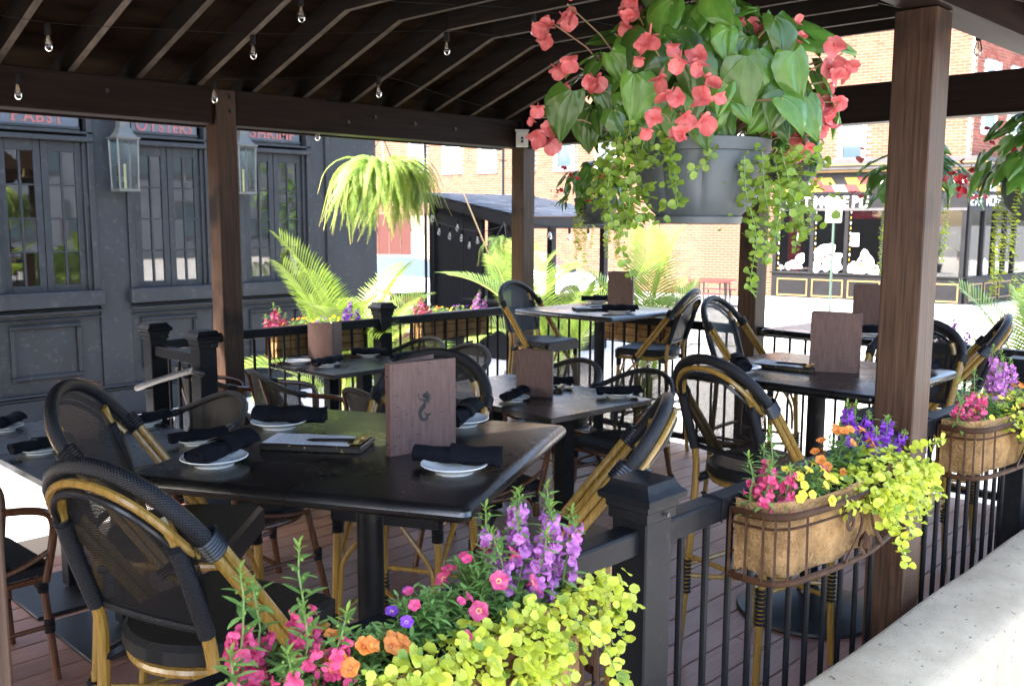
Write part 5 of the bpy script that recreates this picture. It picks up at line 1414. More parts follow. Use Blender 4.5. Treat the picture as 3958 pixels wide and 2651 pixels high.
def disc_leaf(r, n=12, cup=0.25):
    m = MB(); m.v = [(r*0.9,0,-cup*r*0.3)]
    for k in range(n):
        a = 2*pi*k/n; q = r*(1-0.28*max(0, cos(a-pi))**6+0.05*sin(2*a+cup*7))
        m.v.append((r*0.9+q*cos(a), q*sin(a)*0.95, cup*r*(abs(sin(a))**2*0.8-0.2)+0.12*r*sin(3*a+cup*9)))
    for k in range(n): m.face((0, 1+k, 1+(k+1) % n))
    return m
def begonia_leaf(L, seed):
    rnd = random.Random(seed); m = MB(); nt_, ns = 9, 6
    asym = rnd.choice((-1, 1)); curl = rnd.uniform(0.12, 0.4); ph = rnd.uniform(0, 6)
    def f(u, v):
        t = v; s = u*2-1
        w = 0.40*L*(sin(pi*min(1, (t*0.93+0.07)**0.62))**0.85)*(1.18 if s*asym > 0 else 0.82)
        x = L*(t-0.06) - (0.13*L*abs(s)**1.5*(1-t)**3)          # lobes run back past the stalk
        y = s*w*(1+0.03*sin(t*24+ph))
        z = -curl*L*t*t - 0.16*L*s*s + 0.13*L*abs(s) + 0.014*L*sin(abs(s)*7+t*12+ph)*abs(s) + 0.02*L*cos(s*5+ph)
        return (x, y+asym*0.05*L*sin(pi*t), z)
    m.grid(f, ns*2, nt_)
    return m
def flower5(r, depth=0.35, n=5, lobes=1.0):
    """open five-lobed trumpet: petals material 0, throat material 1; faces +x"""
    m = MB()
    for k in range(n):
        a0 = 2*pi*k/n
        for j in range(3):
            a, b_ = a0+2*pi/n*j/3, a0+2*pi/n*(j+1)/3
            def pt(q, ang):
                loc = (ang-a0)/(2*pi/n); edge = 1-0.16*abs(2*loc-1)**2*lobes
                return (-depth*r*(1-q)**1.5+0.06*r*sin(loc*2*pi)*q, r*q*edge*cos(ang), r*q*edge*sin(ang))
            m.poly([pt(0.28,a), pt(0.28,b_), pt(0.7,b_), pt(0.7,a)]); m.poly([pt(0.7,a), pt(0.7,b_), pt(1.0,b_), pt(1.0,a)])
            m.poly([(-depth*r,0,0), pt(0.28,b_), pt(0.28,a)], m=1)
    m.lathe([(0.0,0.0)], 3) if False else None
    m.tube([(-depth*r-r*0.6,0,0),(-depth*r*0.7,0,0)], [0.06*r, 0.22*r], 5)
    return m
def bell(r):
    """two-lipped snapdragon / begonia floret"""
    m = MB()
    for (a, up_) in ((0.5, 1), (-0.5, 1), (0.6, -1), (-0.6, -1), (0, -1.2)):
        c = Vector((0, a*r*0.9, up_*r*0.45))
        pts = []
        for k in range(8):
            q = 2*pi*k/8; pts.append((c.x+0.25*r*cos(q)*(-up_)+r*0.3, c.y+0.52*r*cos(q), c.z+0.5*r*sin(q)))
        ce = (r*0.15, c.y*0.8, c.z*0.8)
        for k in range(8): m.poly([ce, pts[k], pts[(k+1) % 8]])
    m.tube([(-r*0.8,0,0),(0.2*r,0,0)], [0.12*r,0.4*r], 6)
    return m
FLW = {}
def flower_mesh(kind, r, petal, throat='throat'):
    key = (kind, r, petal, throat)
    if key not in FLW:
        FLW[key] = (flower5(r) if kind == 'open' else bell(r)).mesh('flower', [MT[petal], MT[throat]], 60)
    return FLW[key]
JL = [disc_leaf(0.0135, cup=c).mesh('leaf', MT[mm], 60) for c, mm in ((0.1,'jenny'), (0.35,'jenny'), (0.6,'jenny'), (0.9,'jenny'), (-0.4,'jenny'), (0.3,'jenny_g'))]
JLG = [disc_leaf(0.0135, cup=c).mesh('leaf', MT['jenny_g'], 60) for c in (0.1, 0.35, 0.6)]
JLM = [disc_leaf(0.0135, n=7, cup=c) for c in (0.1, 0.4)]

# ---- wrought iron trough with coir liner; local x along the rail, -y away from it, z = 0 at its top rim
TW = 0.78
def trough_path(w, inset=0.0, n=5):
    pts = [(inset,-0.036,0),(inset,-0.12,0),(0.025+inset*0.7,-0.168+inset*0.7,0),(0.11,-0.200+inset,0),(w/2,-0.230+inset,0),(w-0.11,-0.200+inset,0),(w-0.025-inset*0.7,-0.168+inset*0.7,0),(w-inset,-0.12,0),(w-inset,-0.036,0)]
    return catmull(pts, n)
def trough(loc, rz, label, group='coir lined iron planters'):
    t = thing('planter_basket', label, 'planter', loc, rz, group)
    w = TW; H = 0.176
    top = trough_path(w); bot = [Vector((w/2+(p.x-w/2)*1.01, p.y*1.02, -H)) for p in top]
    MB().tube(top, 0.006, 6, flat=(0.011, 0.0055)).build('rim', MT['rust'], t)
    MB().tube([p-Vector((0,0,0.032)) for p in top], 0.004, 5).build('rim', MT['rust'], t)
    MB().tube(bot, 0.006, 6, flat=(0.010, 0.0055)).build('bottom_rim', MT['rust'], t)
    MB().tube([top[0], top[-1]], 0.005, 5).build('back_bar', MT['rust'], t)
    MB().tube([bot[0], bot[-1]], 0.005, 5).build('back_bar', MT['rust'], t)
    for zz in (-0.06, -0.12):
        MB().tube([(0.0,-0.034,zz),(w,-0.034,zz)], 0.003, 4).build('back_wire', MT['rust'], t)
    for xx in [0.0]+[w*k/6 for k in range(1, 6)]+[w]:
        MB().tube([(xx,-0.034,0),(xx,-0.034,-H)], 0.0035, 4).build('back_wire', MT['rust'], t)
    n = len(top)-1
    for k in (0, 3, 6, 9, 12, 15, 25, 28, 31, 34, 37, 40):
        i = min(k, n); mid = (top[i]+bot[i])/2
        MB().tube([top[i], mid, bot[i]], 0.004, 4, flat=(0.0075, 0.0035)).build('bar', MT['rust'], t)
    # scrollwork on the front
    for s in (-1, 1):
        sc = []
        for (a, z) in ((0.035,-0.075),(0.055,-0.06),(0.065,-0.085),(0.05,-0.105),(0.03,-0.09),(0.03,-0.055),(0.06,-0.035),(0.10,-0.05),(0.115,-0.09),(0.10,-0.14),(0.065,-0.185),(0.04,-0.215),(0.03,-0.235)):
            x = w/2+s*(0.145-a); u = x/w
            sc.append((x, -0.237-0.0+0.05*(abs(u-0.5)*2)**2.2, z*0.73))
        MB().tube(catmull(sc, 4), 0.004, 5, flat=(0.008, 0.003)).build('scroll', MT['rust'], t)
        sc2 = [(w/2+s*a, -0.238, z*0.73) for a, z in ((0.012,-0.19),(0.028,-0.175),(0.034,-0.2),(0.022,-0.215),(0.008,-0.235))]
        MB().tube(catmull(sc2, 4), 0.0035, 5, flat=(0.007, 0.003)).build('scroll', MT['rust'], t)
    MB().lathe([(0.0,-0.15),(0.012,-0.165),(0.017,-0.175),(0.02,-0.195),(0.01,-0.2),(0.0,-0.205)], 8, (w/2,-0.234,0.045)).build('finial', MT['rust'], t)
    # liner
    ins = trough_path(w, 0.022, 5); L = MB(); m = len(ins)-1
    def wall(u, v):
        f_ = u*m; i = min(int(f_), m-1); p = ins[i].lerp(ins[i+1], f_-i)
        z = -H+0.006+v*(H+0.018)+0.006*mnoise.noise(Vector((p.x*9, p.y*9, 3)))*v
        k = mnoise.noise(Vector((p.x*11+loc[0]*3, p.y*11, z*13)))*0.024*(1-v*0.6)+mnoise.noise(Vector((p.x*40, p.y*40, z*40)))*0.003
        c = Vector((w/2, -0.05, 0)); d = Vector((p.x-c.x, p.y-c.y, 0)).normalized(); q = p+d*k
        bl = 0.975+0.025*v
        return (w/2+(q.x-w/2)*bl, -0.036+(q.y+0.036)*bl, z)
    L.grid(wall, 56, 10)
    def lip(u, v):
        x, y, z = wall(u, 1.0); d = Vector((x-w/2, y+0.05, 0)).normalized()
        return (x-d.x*0.014*v, y-d.y*0.014*v, z+0.004*sin(pi*v)-0.03*max(0, v-0.6))
    L.grid(lip, 56, 3)
    L.box(0.02, w-0.02, -0.046, -0.038, -H+0.006, 0.008)
    L.poly([wall(u/28, 0.0) for u in range(29)])
    L.build('coir_liner', MT['coir'], t, smooth=60)
    fb_ = MB(); rf = random.Random(int(loc[0]*100))
    for _ in range(900):
        u, v = rf.random(), rf.uniform(0.05, 1.0); q = Vector(wall(u, v)); d = Vector((q.x-w/2, q.y+0.05, 0)).normalized()
        t1 = Vector((rf.gauss(0,1), rf.gauss(0,1), rf.gauss(0,1))); t1 = (t1-d*t1.dot(d)).normalized()*rf.uniform(0.008, 0.022)
        e = t1.cross(d).normalized()*0.00045
        fb_.poly([q+d*0.001-t1-e, q+d*rf.uniform(0.002,0.006)-e, q+d*rf.uniform(0.002,0.006)+e, q+d*0.001-t1+e]); fb_.poly([q+d*0.004-e, q+d*rf.uniform(0,0.008)+t1, q+d*0.004+e])
    stuff(fb_.build('coir_fibre', MT['fibre'], t, smooth=0))
    s = MB(); s.poly([(p.x, p.y, -0.028) for p in trough_path(w, 0.03, 3)]); s.build('soil', MT['soil'], t, smooth=0)
    return t
def in_planter(M4, x, y, z): return M4 @ Vector((x, y, z))
def add_leaf(mb, src, M4): mb.add(src, M4)
LN = [lance(0.034, 0.0115, curl=c) for c in (0.05, 0.3, 0.6)]
LNB = [lance(0.05, 0.014, curl=c) for c in (0.1, 0.35)]
def spike_plant(name, label, cat, loc, rz, spikes, petal, fr=0.0105, rnd=None, density=1.0, group=None):
    """upright stems; leaves below and at the growing tip, florets round the upper part"""
    t = thing(name, label, cat, loc, rz, group)
    st = MB(); fo = MB(); tip = MB(); bud = MB()
    for (x, y, h, lean, f0, f1) in spikes:
        base = Vector((x, y, -0.03)); top = Vector((x+lean[0], y+lean[1], h))
        pts = [base.lerp(top, k/6)+Vector((0.006*sin(k*1.3+x*40), 0.006*cos(k*1.7+y*40), 0)) for k in range(7)]
        st.tube(pts, [0.0024]*4+[0.0018]*2+[0.001], 5)
        def at(q):
            q *= 6; i = min(int(q), 5); return pts[i].lerp(pts[i+1], q-i)
        nl = int(32*density)
        for k in range(nl):
            q = 0.06+0.86*k/nl; a = k*2.4+x*10
            if f0 < q < f1 and k % 3: continue
            d = Vector((cos(a), sin(a), rnd.uniform(0.1, 0.7)))
            sc = (1.2-0.6*q)*rnd.uniform(0.8, 1.15)
            fo.add(rnd.choice(LNB), Matrix.Translation(at(q)) @ quat_to(d) @ Matrix.Scale(sc, 4))
        for k in range(9):
            q = 0.9+0.1*k/9; a = k*2.4; d = Vector((cos(a), sin(a), 0.9+k*0.12))
            tip.add(rnd.choice(LN), Matrix.Translation(at(q)) @ quat_to(d) @ Matrix.Scale(rnd.uniform(0.35, 0.6), 4))
        for k in range(6):
            q = f1+(0.97-f1)*k/6; a = k*2.2; p = at(q)+Vector((cos(a), sin(a), 0))*0.009
            bud.lathe([(0.0,-0.003),(0.003,0.0),(0.0,0.004)], 5, p)
        nf = max(3, int((f1-f0)*h*(2.3/fr)*density))
        for k in range(nf):
            q = f0+(f1-f0)*k/nf; a = k*2.4+rnd.uniform(-0.4, 0.4)
            d = Vector((cos(a), sin(a), 0.15+rnd.uniform(-0.2, 0.3))); p = at(q)+d.normalized()*(0.010+0.014*(1-q))
            M4 = quat_to(d, roll=rnd.uniform(-0.3, 0.3))
            obj('flower', flower_mesh('bell' if (len(st.v)+k) % 3 else 'open', fr, petal, 'throatd'), t, p, M4.to_euler(), rnd.uniform(0.75, 1.15)*(1.15-0.35*q))
    st.build('stem', MT['stem'], t); stuff(fo.build('foliage', MT['leaf'], t, smooth=60)); stuff(tip.build('tip_foliage', MT['leafy'], t, smooth=60)); stuff(bud.build('bud', MT['leafy'], t))
    return t
def mound_plant(name, label, cat, loc, rz, c, rad, nleaf, flowers, rnd, group=None):
    t = thing(name, label, cat, loc, rz, group)
    fo = MB(); st = MB()
    nst = max(10, nleaf//22)
    for k in range(nst):
        a = rnd.uniform(0, 2*pi); e = rnd.uniform(0.1, 1.45)
        d = Vector((cos(a)*cos(e), sin(a)*cos(e), sin(e)))
        b0 = Vector(c)+Vector((rnd.uniform(-0.6,0.6)*rad[0], rnd.uniform(-0.5,0.5)*rad[1], -0.02))
        e1 = Vector((c[0]+d.x*rad[0], c[1]+d.y*rad[1], c[2]+d.z*rad[2]))
        st.tube([b0, b0.lerp(e1, 0.5)+Vector((0,0,0.01)), e1], 0.0011, 4)
        for j in range(22):
            q = 0.25+0.75*j/22; p = b0.lerp(e1, q)+Vector((0,0,0.02*q*(1-q)))
            aa = j*2.4+k; dd = Vector((cos(aa), sin(aa), rnd.uniform(0.2, 1.0)))
            fo.add(rnd.choice(LN), Matrix.Translation(p) @ quat_to(dd) @ Matrix.Scale(rnd.uniform(0.6, 1.1)*(1.1-0.4*q), 4))
    st.build('stem', MT['stem'], t); stuff(fo.build('foliage', MT['leaf'], t, smooth=60))
    for (petal, throat, n, r) in flowers:
        for k in range(n):
            a = rnd.uniform(0, 2*pi); e = rnd.uniform(0.15, 1.3)
            d = Vector((cos(a)*cos(e), sin(a)*cos(e)-0.15, sin(e)))
            p = (c[0]+d.x*rad[0]*1.03, c[1]+d.y*rad[1]*1.05, c[2]+d.z*rad[2]*1.06)
            look = (d+Vector((rnd.uniform(-0.4,0.4), -0.35+rnd.uniform(-0.3,0.3), 0.25)))
            obj('flower', flower_mesh('open', r, petal, throat), t, p, quat_to(look, roll=rnd.uniform(0, 1)).to_euler(), rnd.uniform(0.75, 1.1))
    return t
def strand_leaves(pts, rnd, step=0.0155):
    """pairs of leaves along a trailing stem"""
    P = catmull(pts, 6); out = []; acc = 0.0; k = 0
    for a, c in zip(P[:-1], P[1:]):
        d = c-a; L = d.length; s = 0.0
        while acc+L-s >= step and L > 1e-6:
            s += step-acc; acc = 0.0
            p = a+d*(s/L); dn = d.normalized(); side = dn.cross(Vector((0,0,1)))
            if side.length < 0.1: side = Vector((1,0,0))
            side = Matrix.Rotation(k*pi/2+rnd.uniform(-0.5,0.5), 3, dn) @ side.normalized()
            for sg in (-1, 1): out.append((p, side*sg+dn*0.15+Vector((0,0,0.12)), k))
            k += 1
        acc += L-s
    return P, out
def jenny(name_label, loc, rz, mass, strands, rnd, nobj=200, leaves=JL, stem='stem', group='creeping jenny plants', out=Vector((0,-0.6,0.8)), scale=1.0, massmat='jenny_i'):
    t = thing('creeping_jenny', name_label, 'plant', loc, rz, group)
    st = MB(); items = []
    for pts in strands:
        P, lv = strand_leaves(pts, rnd); st.tube(P, 0.0011, 4)
        for (p, d, k) in lv: items.append((p, d, (out+Vector((rnd.uniform(-0.5,0.5), rnd.uniform(-0.5,0.5), rnd.uniform(-0.3,0.3)))), rnd.uniform(0.55,1.2)*scale))
    for (p, n_) in mass:
        a = rnd.uniform(0, 2*pi); d = Vector((cos(a), sin(a), rnd.uniform(-0.3, 0.4)))
        items.append((p, d, n_+Vector((rnd.uniform(-0.8,0.8), rnd.uniform(-0.8,0.8), rnd.uniform(-0.4,0.5))), rnd.uniform(0.45,1.25)*scale))
    mb = MB(); rnd.shuffle(items)
    for i, (p, d, n_, s) in enumerate(items):
        M4 = quat_to(d, n_)
        if i < nobj: obj('leaf', rnd.choice(leaves), t, p, M4.to_euler(), s)
        else: mb.add(rnd.choice(JLM), Matrix.Translation(p) @ M4 @ Matrix.Scale(s, 4))
    if strands: st.build('stem', MT[stem], t)
    if mb.f: stuff(mb.build('foliage', MT[massmat], t, smooth=60))
    return t
def mass_pts(rnd, n, x0, x1, y0, y1, z0, z1, over=0.5):
    """points on a cushion that rises from the soil and rolls over the front rim"""
    out = []
    for _ in range(n):
        u = rnd.random(); v = rnd.random(); x = x0+(x1-x0)*u
        env = sin(pi*min(1, max(0, u)))**0.5
        a = v*pi*0.62
        y = y0+(y1-y0)*sin(a)*1.0; z = z0+(z1-z0)*cos(a)*env+rnd.uniform(-0.008, 0.012)
        if a > 1.35: z -= rnd.uniform(0, 0.05)*over
        out.append((Vector((x, y, z)), Vector((0, -sin(a), 0.4+cos(a)))))
    return out
rnd = random.Random(42)
ZT = 0.945      # rim height on the rails
# ---------------- nearest planter
L1, A1 = (0.675, -0.004, ZT), 0.0
trough(L1, A1, 'coir lined iron planter hung on the rail left of the thick capped post')
spike_plant('snapdragon', 'magenta snapdragon spikes with green tips at the left end of the nearest planter', 'flowers', L1, A1,
    [(0.015,-0.10,0.24,(-0.012,0.0),0.30,0.66),(0.05,-0.07,0.20,(0.0,0.01),0.25,0.62),(0.085,-0.12,0.17,(0.01,-0.02),0.25,0.7),(0.11,-0.09,0.25,(0.01,0.0),0.35,0.62),(0.04,-0.15,0.13,(-0.01,-0.03),0.2,0.75),(0.13,-0.14,0.15,(0.02,-0.02),0.3,0.7),(-0.005,-0.12,0.13,(-0.03,-0.01),0.3,0.7)], 'magenta', 0.0145, rnd, group='snapdragons')
mound_plant('calibrachoa', 'low green foliage with a few magenta trumpets around the nearest snapdragon stems', 'flowers', L1, A1, (0.065,-0.11,0.0), (0.10,0.08,0.10), 520, [('magenta','throatd',8,0.013)], rnd, 'trumpet flowers')
mound_plant('calibrachoa', 'orange trumpet flowers beside the magenta snapdragons left of the capped post', 'flowers', L1, A1, (0.20,-0.115,0.0), (0.10,0.085,0.09), 560, [('orange','throatd',18,0.0175)], rnd, 'trumpet flowers')
mound_plant('calibrachoa', 'bushy green plant with small purple and pink trumpets in the middle of the nearest planter', 'flowers', L1, A1, (0.36,-0.10,0.01), (0.12,0.085,0.10), 700, [('purple','throat',5,0.0125),('magenta','throatd',6,0.0125)], rnd, 'trumpet flowers')
mound_plant('calibrachoa', 'bushy green plant with hot pink trumpets before the violet spikes left of the capped post', 'flowers', L1, A1, (0.51,-0.09,0.015), (0.12,0.085,0.125), 760, [('pinkp','throat',9,0.0185),('magenta','throatd',4,0.012)], rnd, 'trumpet flowers')
for k, (x, y, z) in enumerate(((0.455,-0.12,0.145),(0.52,-0.10,0.135),(0.43,-0.15,0.115),(0.405,-0.14,0.085))):
    pass
spike_plant('angelonia', 'tall violet pink angelonia spikes just left of the thick capped post', 'flowers', L1, A1,
    [(0.575,-0.07,0.21,(-0.02,0.01),0.28,0.78),(0.60,-0.10,0.19,(0.0,0.0),0.25,0.86),(0.635,-0.07,0.225,(0.005,0.01),0.3,0.86),(0.655,-0.11,0.2,(0.015,-0.01),0.25,0.84),(0.69,-0.08,0.225,(0.02,0.0),0.3,0.76),(0.62,-0.13,0.16,(0.0,-0.02),0.25,0.9),(0.70,-0.12,0.18,(0.03,-0.01),0.3,0.85),(0.56,-0.11,0.18,(-0.035,0.0),0.35,0.7),(0.66,-0.05,0.21,(0.0,0.02),0.4,0.85)], 'violet', 0.0148, rnd, 1.25, group='angelonia spikes')
jenny('lime creeping jenny rolling over the planter rim left of the capped post', L1, A1,
    mass_pts(rnd, 330, 0.16, 0.60, -0.13, -0.25, -0.03, 0.03)+mass_pts(rnd, 130, 0.54, 0.80, -0.10, -0.22, -0.03, 0.03)+[(Vector((0.14+0.42*rnd.random(), -0.235-0.025*rnd.random(), 0.05-0.13*rnd.random())), Vector((0,-1,0.6))) for _ in range(300)]+[(Vector((0.15+0.62*rnd.random(), -0.19-0.055*rnd.random(), 0.02+0.045*rnd.random())), Vector((0,-0.8,0.8))) for _ in range(260)],
    [[(0.70,-0.17,0.02),(0.77,-0.20,0.0),(0.83,-0.19,-0.03),(0.89,-0.17,-0.055)],[(0.62,-0.20,0.02),(0.66,-0.255,-0.03),(0.69,-0.27,-0.10),(0.72,-0.275,-0.19)],[(0.55,-0.2,0.01),(0.56,-0.26,-0.04),(0.56,-0.27,-0.09)],[(0.74,-0.14,0.0),(0.80,-0.18,-0.06),(0.83,-0.19,-0.12)],[(0.3,-0.2,0.02),(0.3,-0.27,-0.05),(0.31,-0.28,-0.12)],[(0.68,-0.18,0.01),(0.72,-0.23,-0.05),(0.75,-0.24,-0.14),(0.78,-0.24,-0.22)]], rnd, 300, scale=0.86)
# ---------------- planter by the timber post
L2 = (2.15, -0.004, ZT-0.005)
trough(L2, 0, 'coir lined iron planter hung on the rail just before the timber post, scrollwork showing')
spike_plant('snapdragon', 'magenta snapdragon spikes at the left end of the planter before the timber post', 'flowers', L2, 0,
    [(0.07,-0.10,0.21,(0.05,0.02),0.3,0.62),(0.04,-0.12,0.13,(0.0,0.0),0.15,0.8),(0.09,-0.14,0.12,(0.01,-0.01),0.1,0.85),(0.03,-0.09,0.15,(-0.02,0.01),0.4,0.6),(0.10,-0.08,0.15,(0.03,0.02),0.2,0.8)], 'magenta', 0.0145, rnd, group='snapdragons')
mound_plant('calibrachoa', 'yellow trumpet flowers beside the magenta snapdragons before the timber post', 'flowers', L2, 0, (0.21,-0.12,0.0), (0.13,0.085,0.10), 560, [('yellowp','throatd',26,0.015),('magenta','throatd',3,0.01)], rnd, 'trumpet flowers')
mound_plant('calibrachoa', 'orange trumpet flowers before the purple spikes at the timber post', 'flowers', L2, 0, (0.52,-0.09,0.02), (0.15,0.075,0.13), 620, [('orange','throatd',26,0.0175)], rnd, 'trumpet flowers')
spike_plant('angelonia', 'deep purple angelonia spikes at the foot of the timber post', 'flowers', L2, 0,
    [(0.60,-0.08,0.21,(0.0,0.01),0.35,0.92),(0.57,-0.09,0.16,(-0.05,0.0),0.3,0.85),(0.66,-0.09,0.17,(0.03,-0.01),0.3,0.9),(0.70,-0.11,0.15,(0.06,-0.02),0.25,0.9),(0.73,-0.09,0.14,(0.09,-0.02),0.25,0.95),(0.68,-0.06,0.19,(0.02,0.01),0.5,0.72),(0.75,-0.13,0.10,(0.07,-0.03),0.2,0.95),(0.63,-0.12,0.13,(0.02,-0.02),0.3,0.9)], 'purple', 0.0135, rnd, 1.2, group='angelonia spikes')
jenny('lime creeping jenny cascading over the planter at the timber post', L2, 0,
    mass_pts(rnd, 420, 0.38, 0.82, -0.12, -0.255, -0.02, 0.07)+mass_pts(rnd, 90, 0.26, 0.5, -0.13, -0.22, -0.01, 0.05)+[(Vector((0.44+0.36*rnd.random(), -0.25-0.02*rnd.random(), 0.02-0.13*rnd.random()**1.3)), Vector((0,-1,0.5))) for _ in range(220)],
    [[(0.42,-0.24,0.0),(0.44,-0.275,-0.06),(0.46,-0.28,-0.12)],[(0.46,-0.25,0.0),(0.49,-0.285,-0.10),(0.52,-0.29,-0.18),(0.57,-0.29,-0.245)],[(0.55,-0.25,-0.02),(0.57,-0.285,-0.10),(0.60,-0.285,-0.17)],[(0.66,-0.25,0.0),(0.69,-0.28,-0.06),(0.72,-0.28,-0.13)],[(0.76,-0.2,0.03),(0.84,-0.24,0.0),(0.90,-0.25,-0.045)],[(0.78,-0.18,0.05),(0.86,-0.22,0.06),(0.93,-0.24,0.075)],[(0.74,-0.22,0.0),(0.80,-0.26,-0.06),(0.85,-0.27,-0.09)],[(0.62,-0.25,0.0),(0.63,-0.28,-0.06),(0.65,-0.285,-0.13)]], rnd, 300)
# ---------------- planter beyond the timber post
L3 = (3.59, -0.004, ZT-0.005)
trough(L3, 0, 'coir lined iron planter hung on the rail beyond the timber post')
spike_plant('snapdragon', 'crimson snapdragon spikes in the planter beyond the timber post', 'flowers', L3, 0,
    [(0.10,-0.10,0.16,(0.0,0.0),0.15,0.8),(0.13,-0.13,0.13,(0.01,-0.01),0.15,0.85),(0.07,-0.09,0.18,(-0.02,0.0),0.3,0.6),(0.16,-0.09,0.2,(0.03,0.0),0.3,0.55),(0.03,-0.1,0.13,(-0.03,0.0),0.5,0.7)], 'pinkp', 0.0145, rnd, group='snapdragons')
spike_plant('angelonia', 'violet angelonia spikes in the planter beyond the timber post', 'flowers', L3, 0,
    [(0.42,-0.08,0.27,(0.0,0.0),0.35,0.85),(0.46,-0.1,0.22,(0.02,0.0),0.3,0.9),(0.40,-0.11,0.2,(-0.03,-0.01),0.3,0.85),(0.5,-0.08,0.24,(0.02,0.0),0.35,0.8),(0.55,-0.1,0.2,(0.03,0.0),0.3,0.9)], 'violet', 0.014, rnd, 1.1, group='angelonia spikes')
mound_plant('calibrachoa', 'yellow trumpet flowers in the planter beyond the timber post', 'flowers', L3, 0, (0.28,-0.12,0.0), (0.16,0.09,0.1), 560, [('yellowp','throat',14,0.0135),('orange','throatd',4,0.012)], rnd, 'trumpet flowers')
mound_plant('calibrachoa', 'orange and purple trumpets at the far end of the last planter', 'flowers', L3, 0, (0.62,-0.1,0.0), (0.14,0.09,0.1), 420, [('orange','throatd',8,0.0135),('purple','throat',4,0.012)], rnd, 'trumpet flowers')
jenny('lime creeping jenny falling from the planter beyond the timber post', L3, 0,
    mass_pts(rnd, 380, 0.22, 0.8, -0.12, -0.255, -0.02, 0.07)+[(Vector((0.28+0.3*rnd.random(), -0.25-0.02*rnd.random(), 0.02-0.14*rnd.random()**1.3)), Vector((0,-1,0.5))) for _ in range(160)],
    [[(0.30,-0.24,0.0),(0.33,-0.28,-0.08),(0.36,-0.285,-0.16)],[(0.38,-0.25,0.0),(0.41,-0.285,-0.10),(0.44,-0.29,-0.18)],[(0.46,-0.25,0.0),(0.48,-0.28,-0.08),(0.5,-0.285,-0.15)]], rnd, 160)
# ---------------- far planters: restaurant side rail (outer face +Y) and street end rail (outer face +X)
def far_planter(loc, rz, where, left, right, mid1, mid2, jn=0):
    trough(loc, rz, 'coir lined iron planter '+where)
    spike_plant('snapdragon', left[0]+' snapdragon spikes in the planter '+where, 'flowers', loc, rz,
        [(left[1]+dx,-0.1+dy,h,(lx,0),0.25,0.8) for dx,dy,h,lx in ((0,0,0.16,0.0),(0.05,0.03,0.2,0.01),(-0.03,0.02,0.12,-0.01),(0.09,0,0.12,0.01))], left[2], 0.0145, rnd, 0.8, 'snapdragons')
    spike_plant('angelonia', right[0]+' angelonia spikes in the planter '+where, 'flowers', loc, rz,
        [(right[1]+dx,-0.1+dy,h,(lx,0),0.3,0.9) for dx,dy,h,lx in ((0,0,0.19,0.0),(0.05,0.03,0.14,0.02),(-0.05,0.0,0.13,-0.03),(0.02,-0.03,0.12,0.0))], right[2], 0.0125, rnd, 0.9, 'angelonia spikes')
    mound_plant('calibrachoa', mid1[0]+' trumpet flowers in the planter '+where, 'flowers', loc, rz, (0.28,-0.11,0.0), (0.15,0.08,0.075), 260, [(mid1[1],'throat',12,0.015),(mid1[2],'throat',5,0.013)], rnd, 'trumpet flowers')
    mound_plant('calibrachoa', mid2[0]+' trumpet flowers in the planter '+where, 'flowers', loc, rz, (0.52,-0.11,0.0), (0.15,0.08,0.075), 260, [(mid2[1],'throat',10,0.015),(mid2[2],'throat',5,0.013)], rnd, 'trumpet flowers')
far_planter((4.23, YB+0.004, ZT-0.02), pi, 'on the railing before the SHRIMP window', ('rosy pink',0.70,'magenta'), ('purple',0.10,'purple'), ('yellow',"yellowp",'purple'), ('orange',"orange",'yellowp'))
far_planter((5.52, YB+0.004, ZT-0.02), pi, 'on the railing before the kiosk', ('crimson',0.68,'pinkp'), ('pale violet',0.08,'violet'), ('purple',"purple",'yellowp'), ('yellow orange',"orange",'yellowp'))
far_planter((XF+0.004, 2.72, ZT-0.02), pi/2, 'behind the far bar table', ('red',0.70,'pinkp'), ('violet',0.06,'violet'), ('dark purple',"purple",'purple'), ('orange',"orange",'yellowp'))
far_planter((XF+0.004, 0.42, ZT-0.02), pi/2, 'on the street end railing by the last stool', ('magenta',0.70,'magenta'), ('pink violet',0.34,'violet'), ('pale yellow',"yellowp",'purple'), ('orange',"orange",'yellowp'))

# ================================================================ HANGING BASKETS
BL = [begonia_leaf(0.125, s).mesh('leaf', MT['begonia'], 180) for s in range(8)]
BLM = [begonia_leaf(0.12, s) for s in range(5)]
def begonia_flower(r):
    m = MB()
    for sg, rr, yo, tilt in ((1, 1.0, 0.0, 0.75), (-1, 1.05, 0.0, 0.75), (1, 0.42, 0.55, 0.1), (1, 0.42, -0.55, 0.1)):
        R = Matrix.Rotation(tilt*sg, 4, 'Y'); n = 10
        ce = R @ Vector((0.15*r, yo*r, sg*0.1*r)); ring = []
        for k in range(n):
            a = 2*pi*k/n; q = rr*r*(1-0.18*max(0, cos(a))**6)
            ring.append(R @ Vector((0.35*rr*r*(cos(a)**2*0.5+0.2), yo*r+q*0.85*sin(a), sg*(0.72*rr*r*(1 if abs(yo) < 0.1 else 0.1)+q*0.8*cos(a)))))
        for k in range(n): m.poly([ce, ring[k], ring[(k+1) % n]])
    m.lathe([(0.0,-0.2*r),(0.2*r,0.0),(0.0,0.25*r)], 6, (0.25*r,0,0), m=1)
    m.tube([(-r*0.9,0,0),(0.1*r,0,0)], [0.07*r,0.12*r], 5)
    return m
PET = begonia_flower(0.0215)
CORAL = PET.mesh('flower', [MT['coral'], MT['coral']], 60); CRIM = PET.mesh('flower', [MT['crimson'], MT['crimson']], 60)
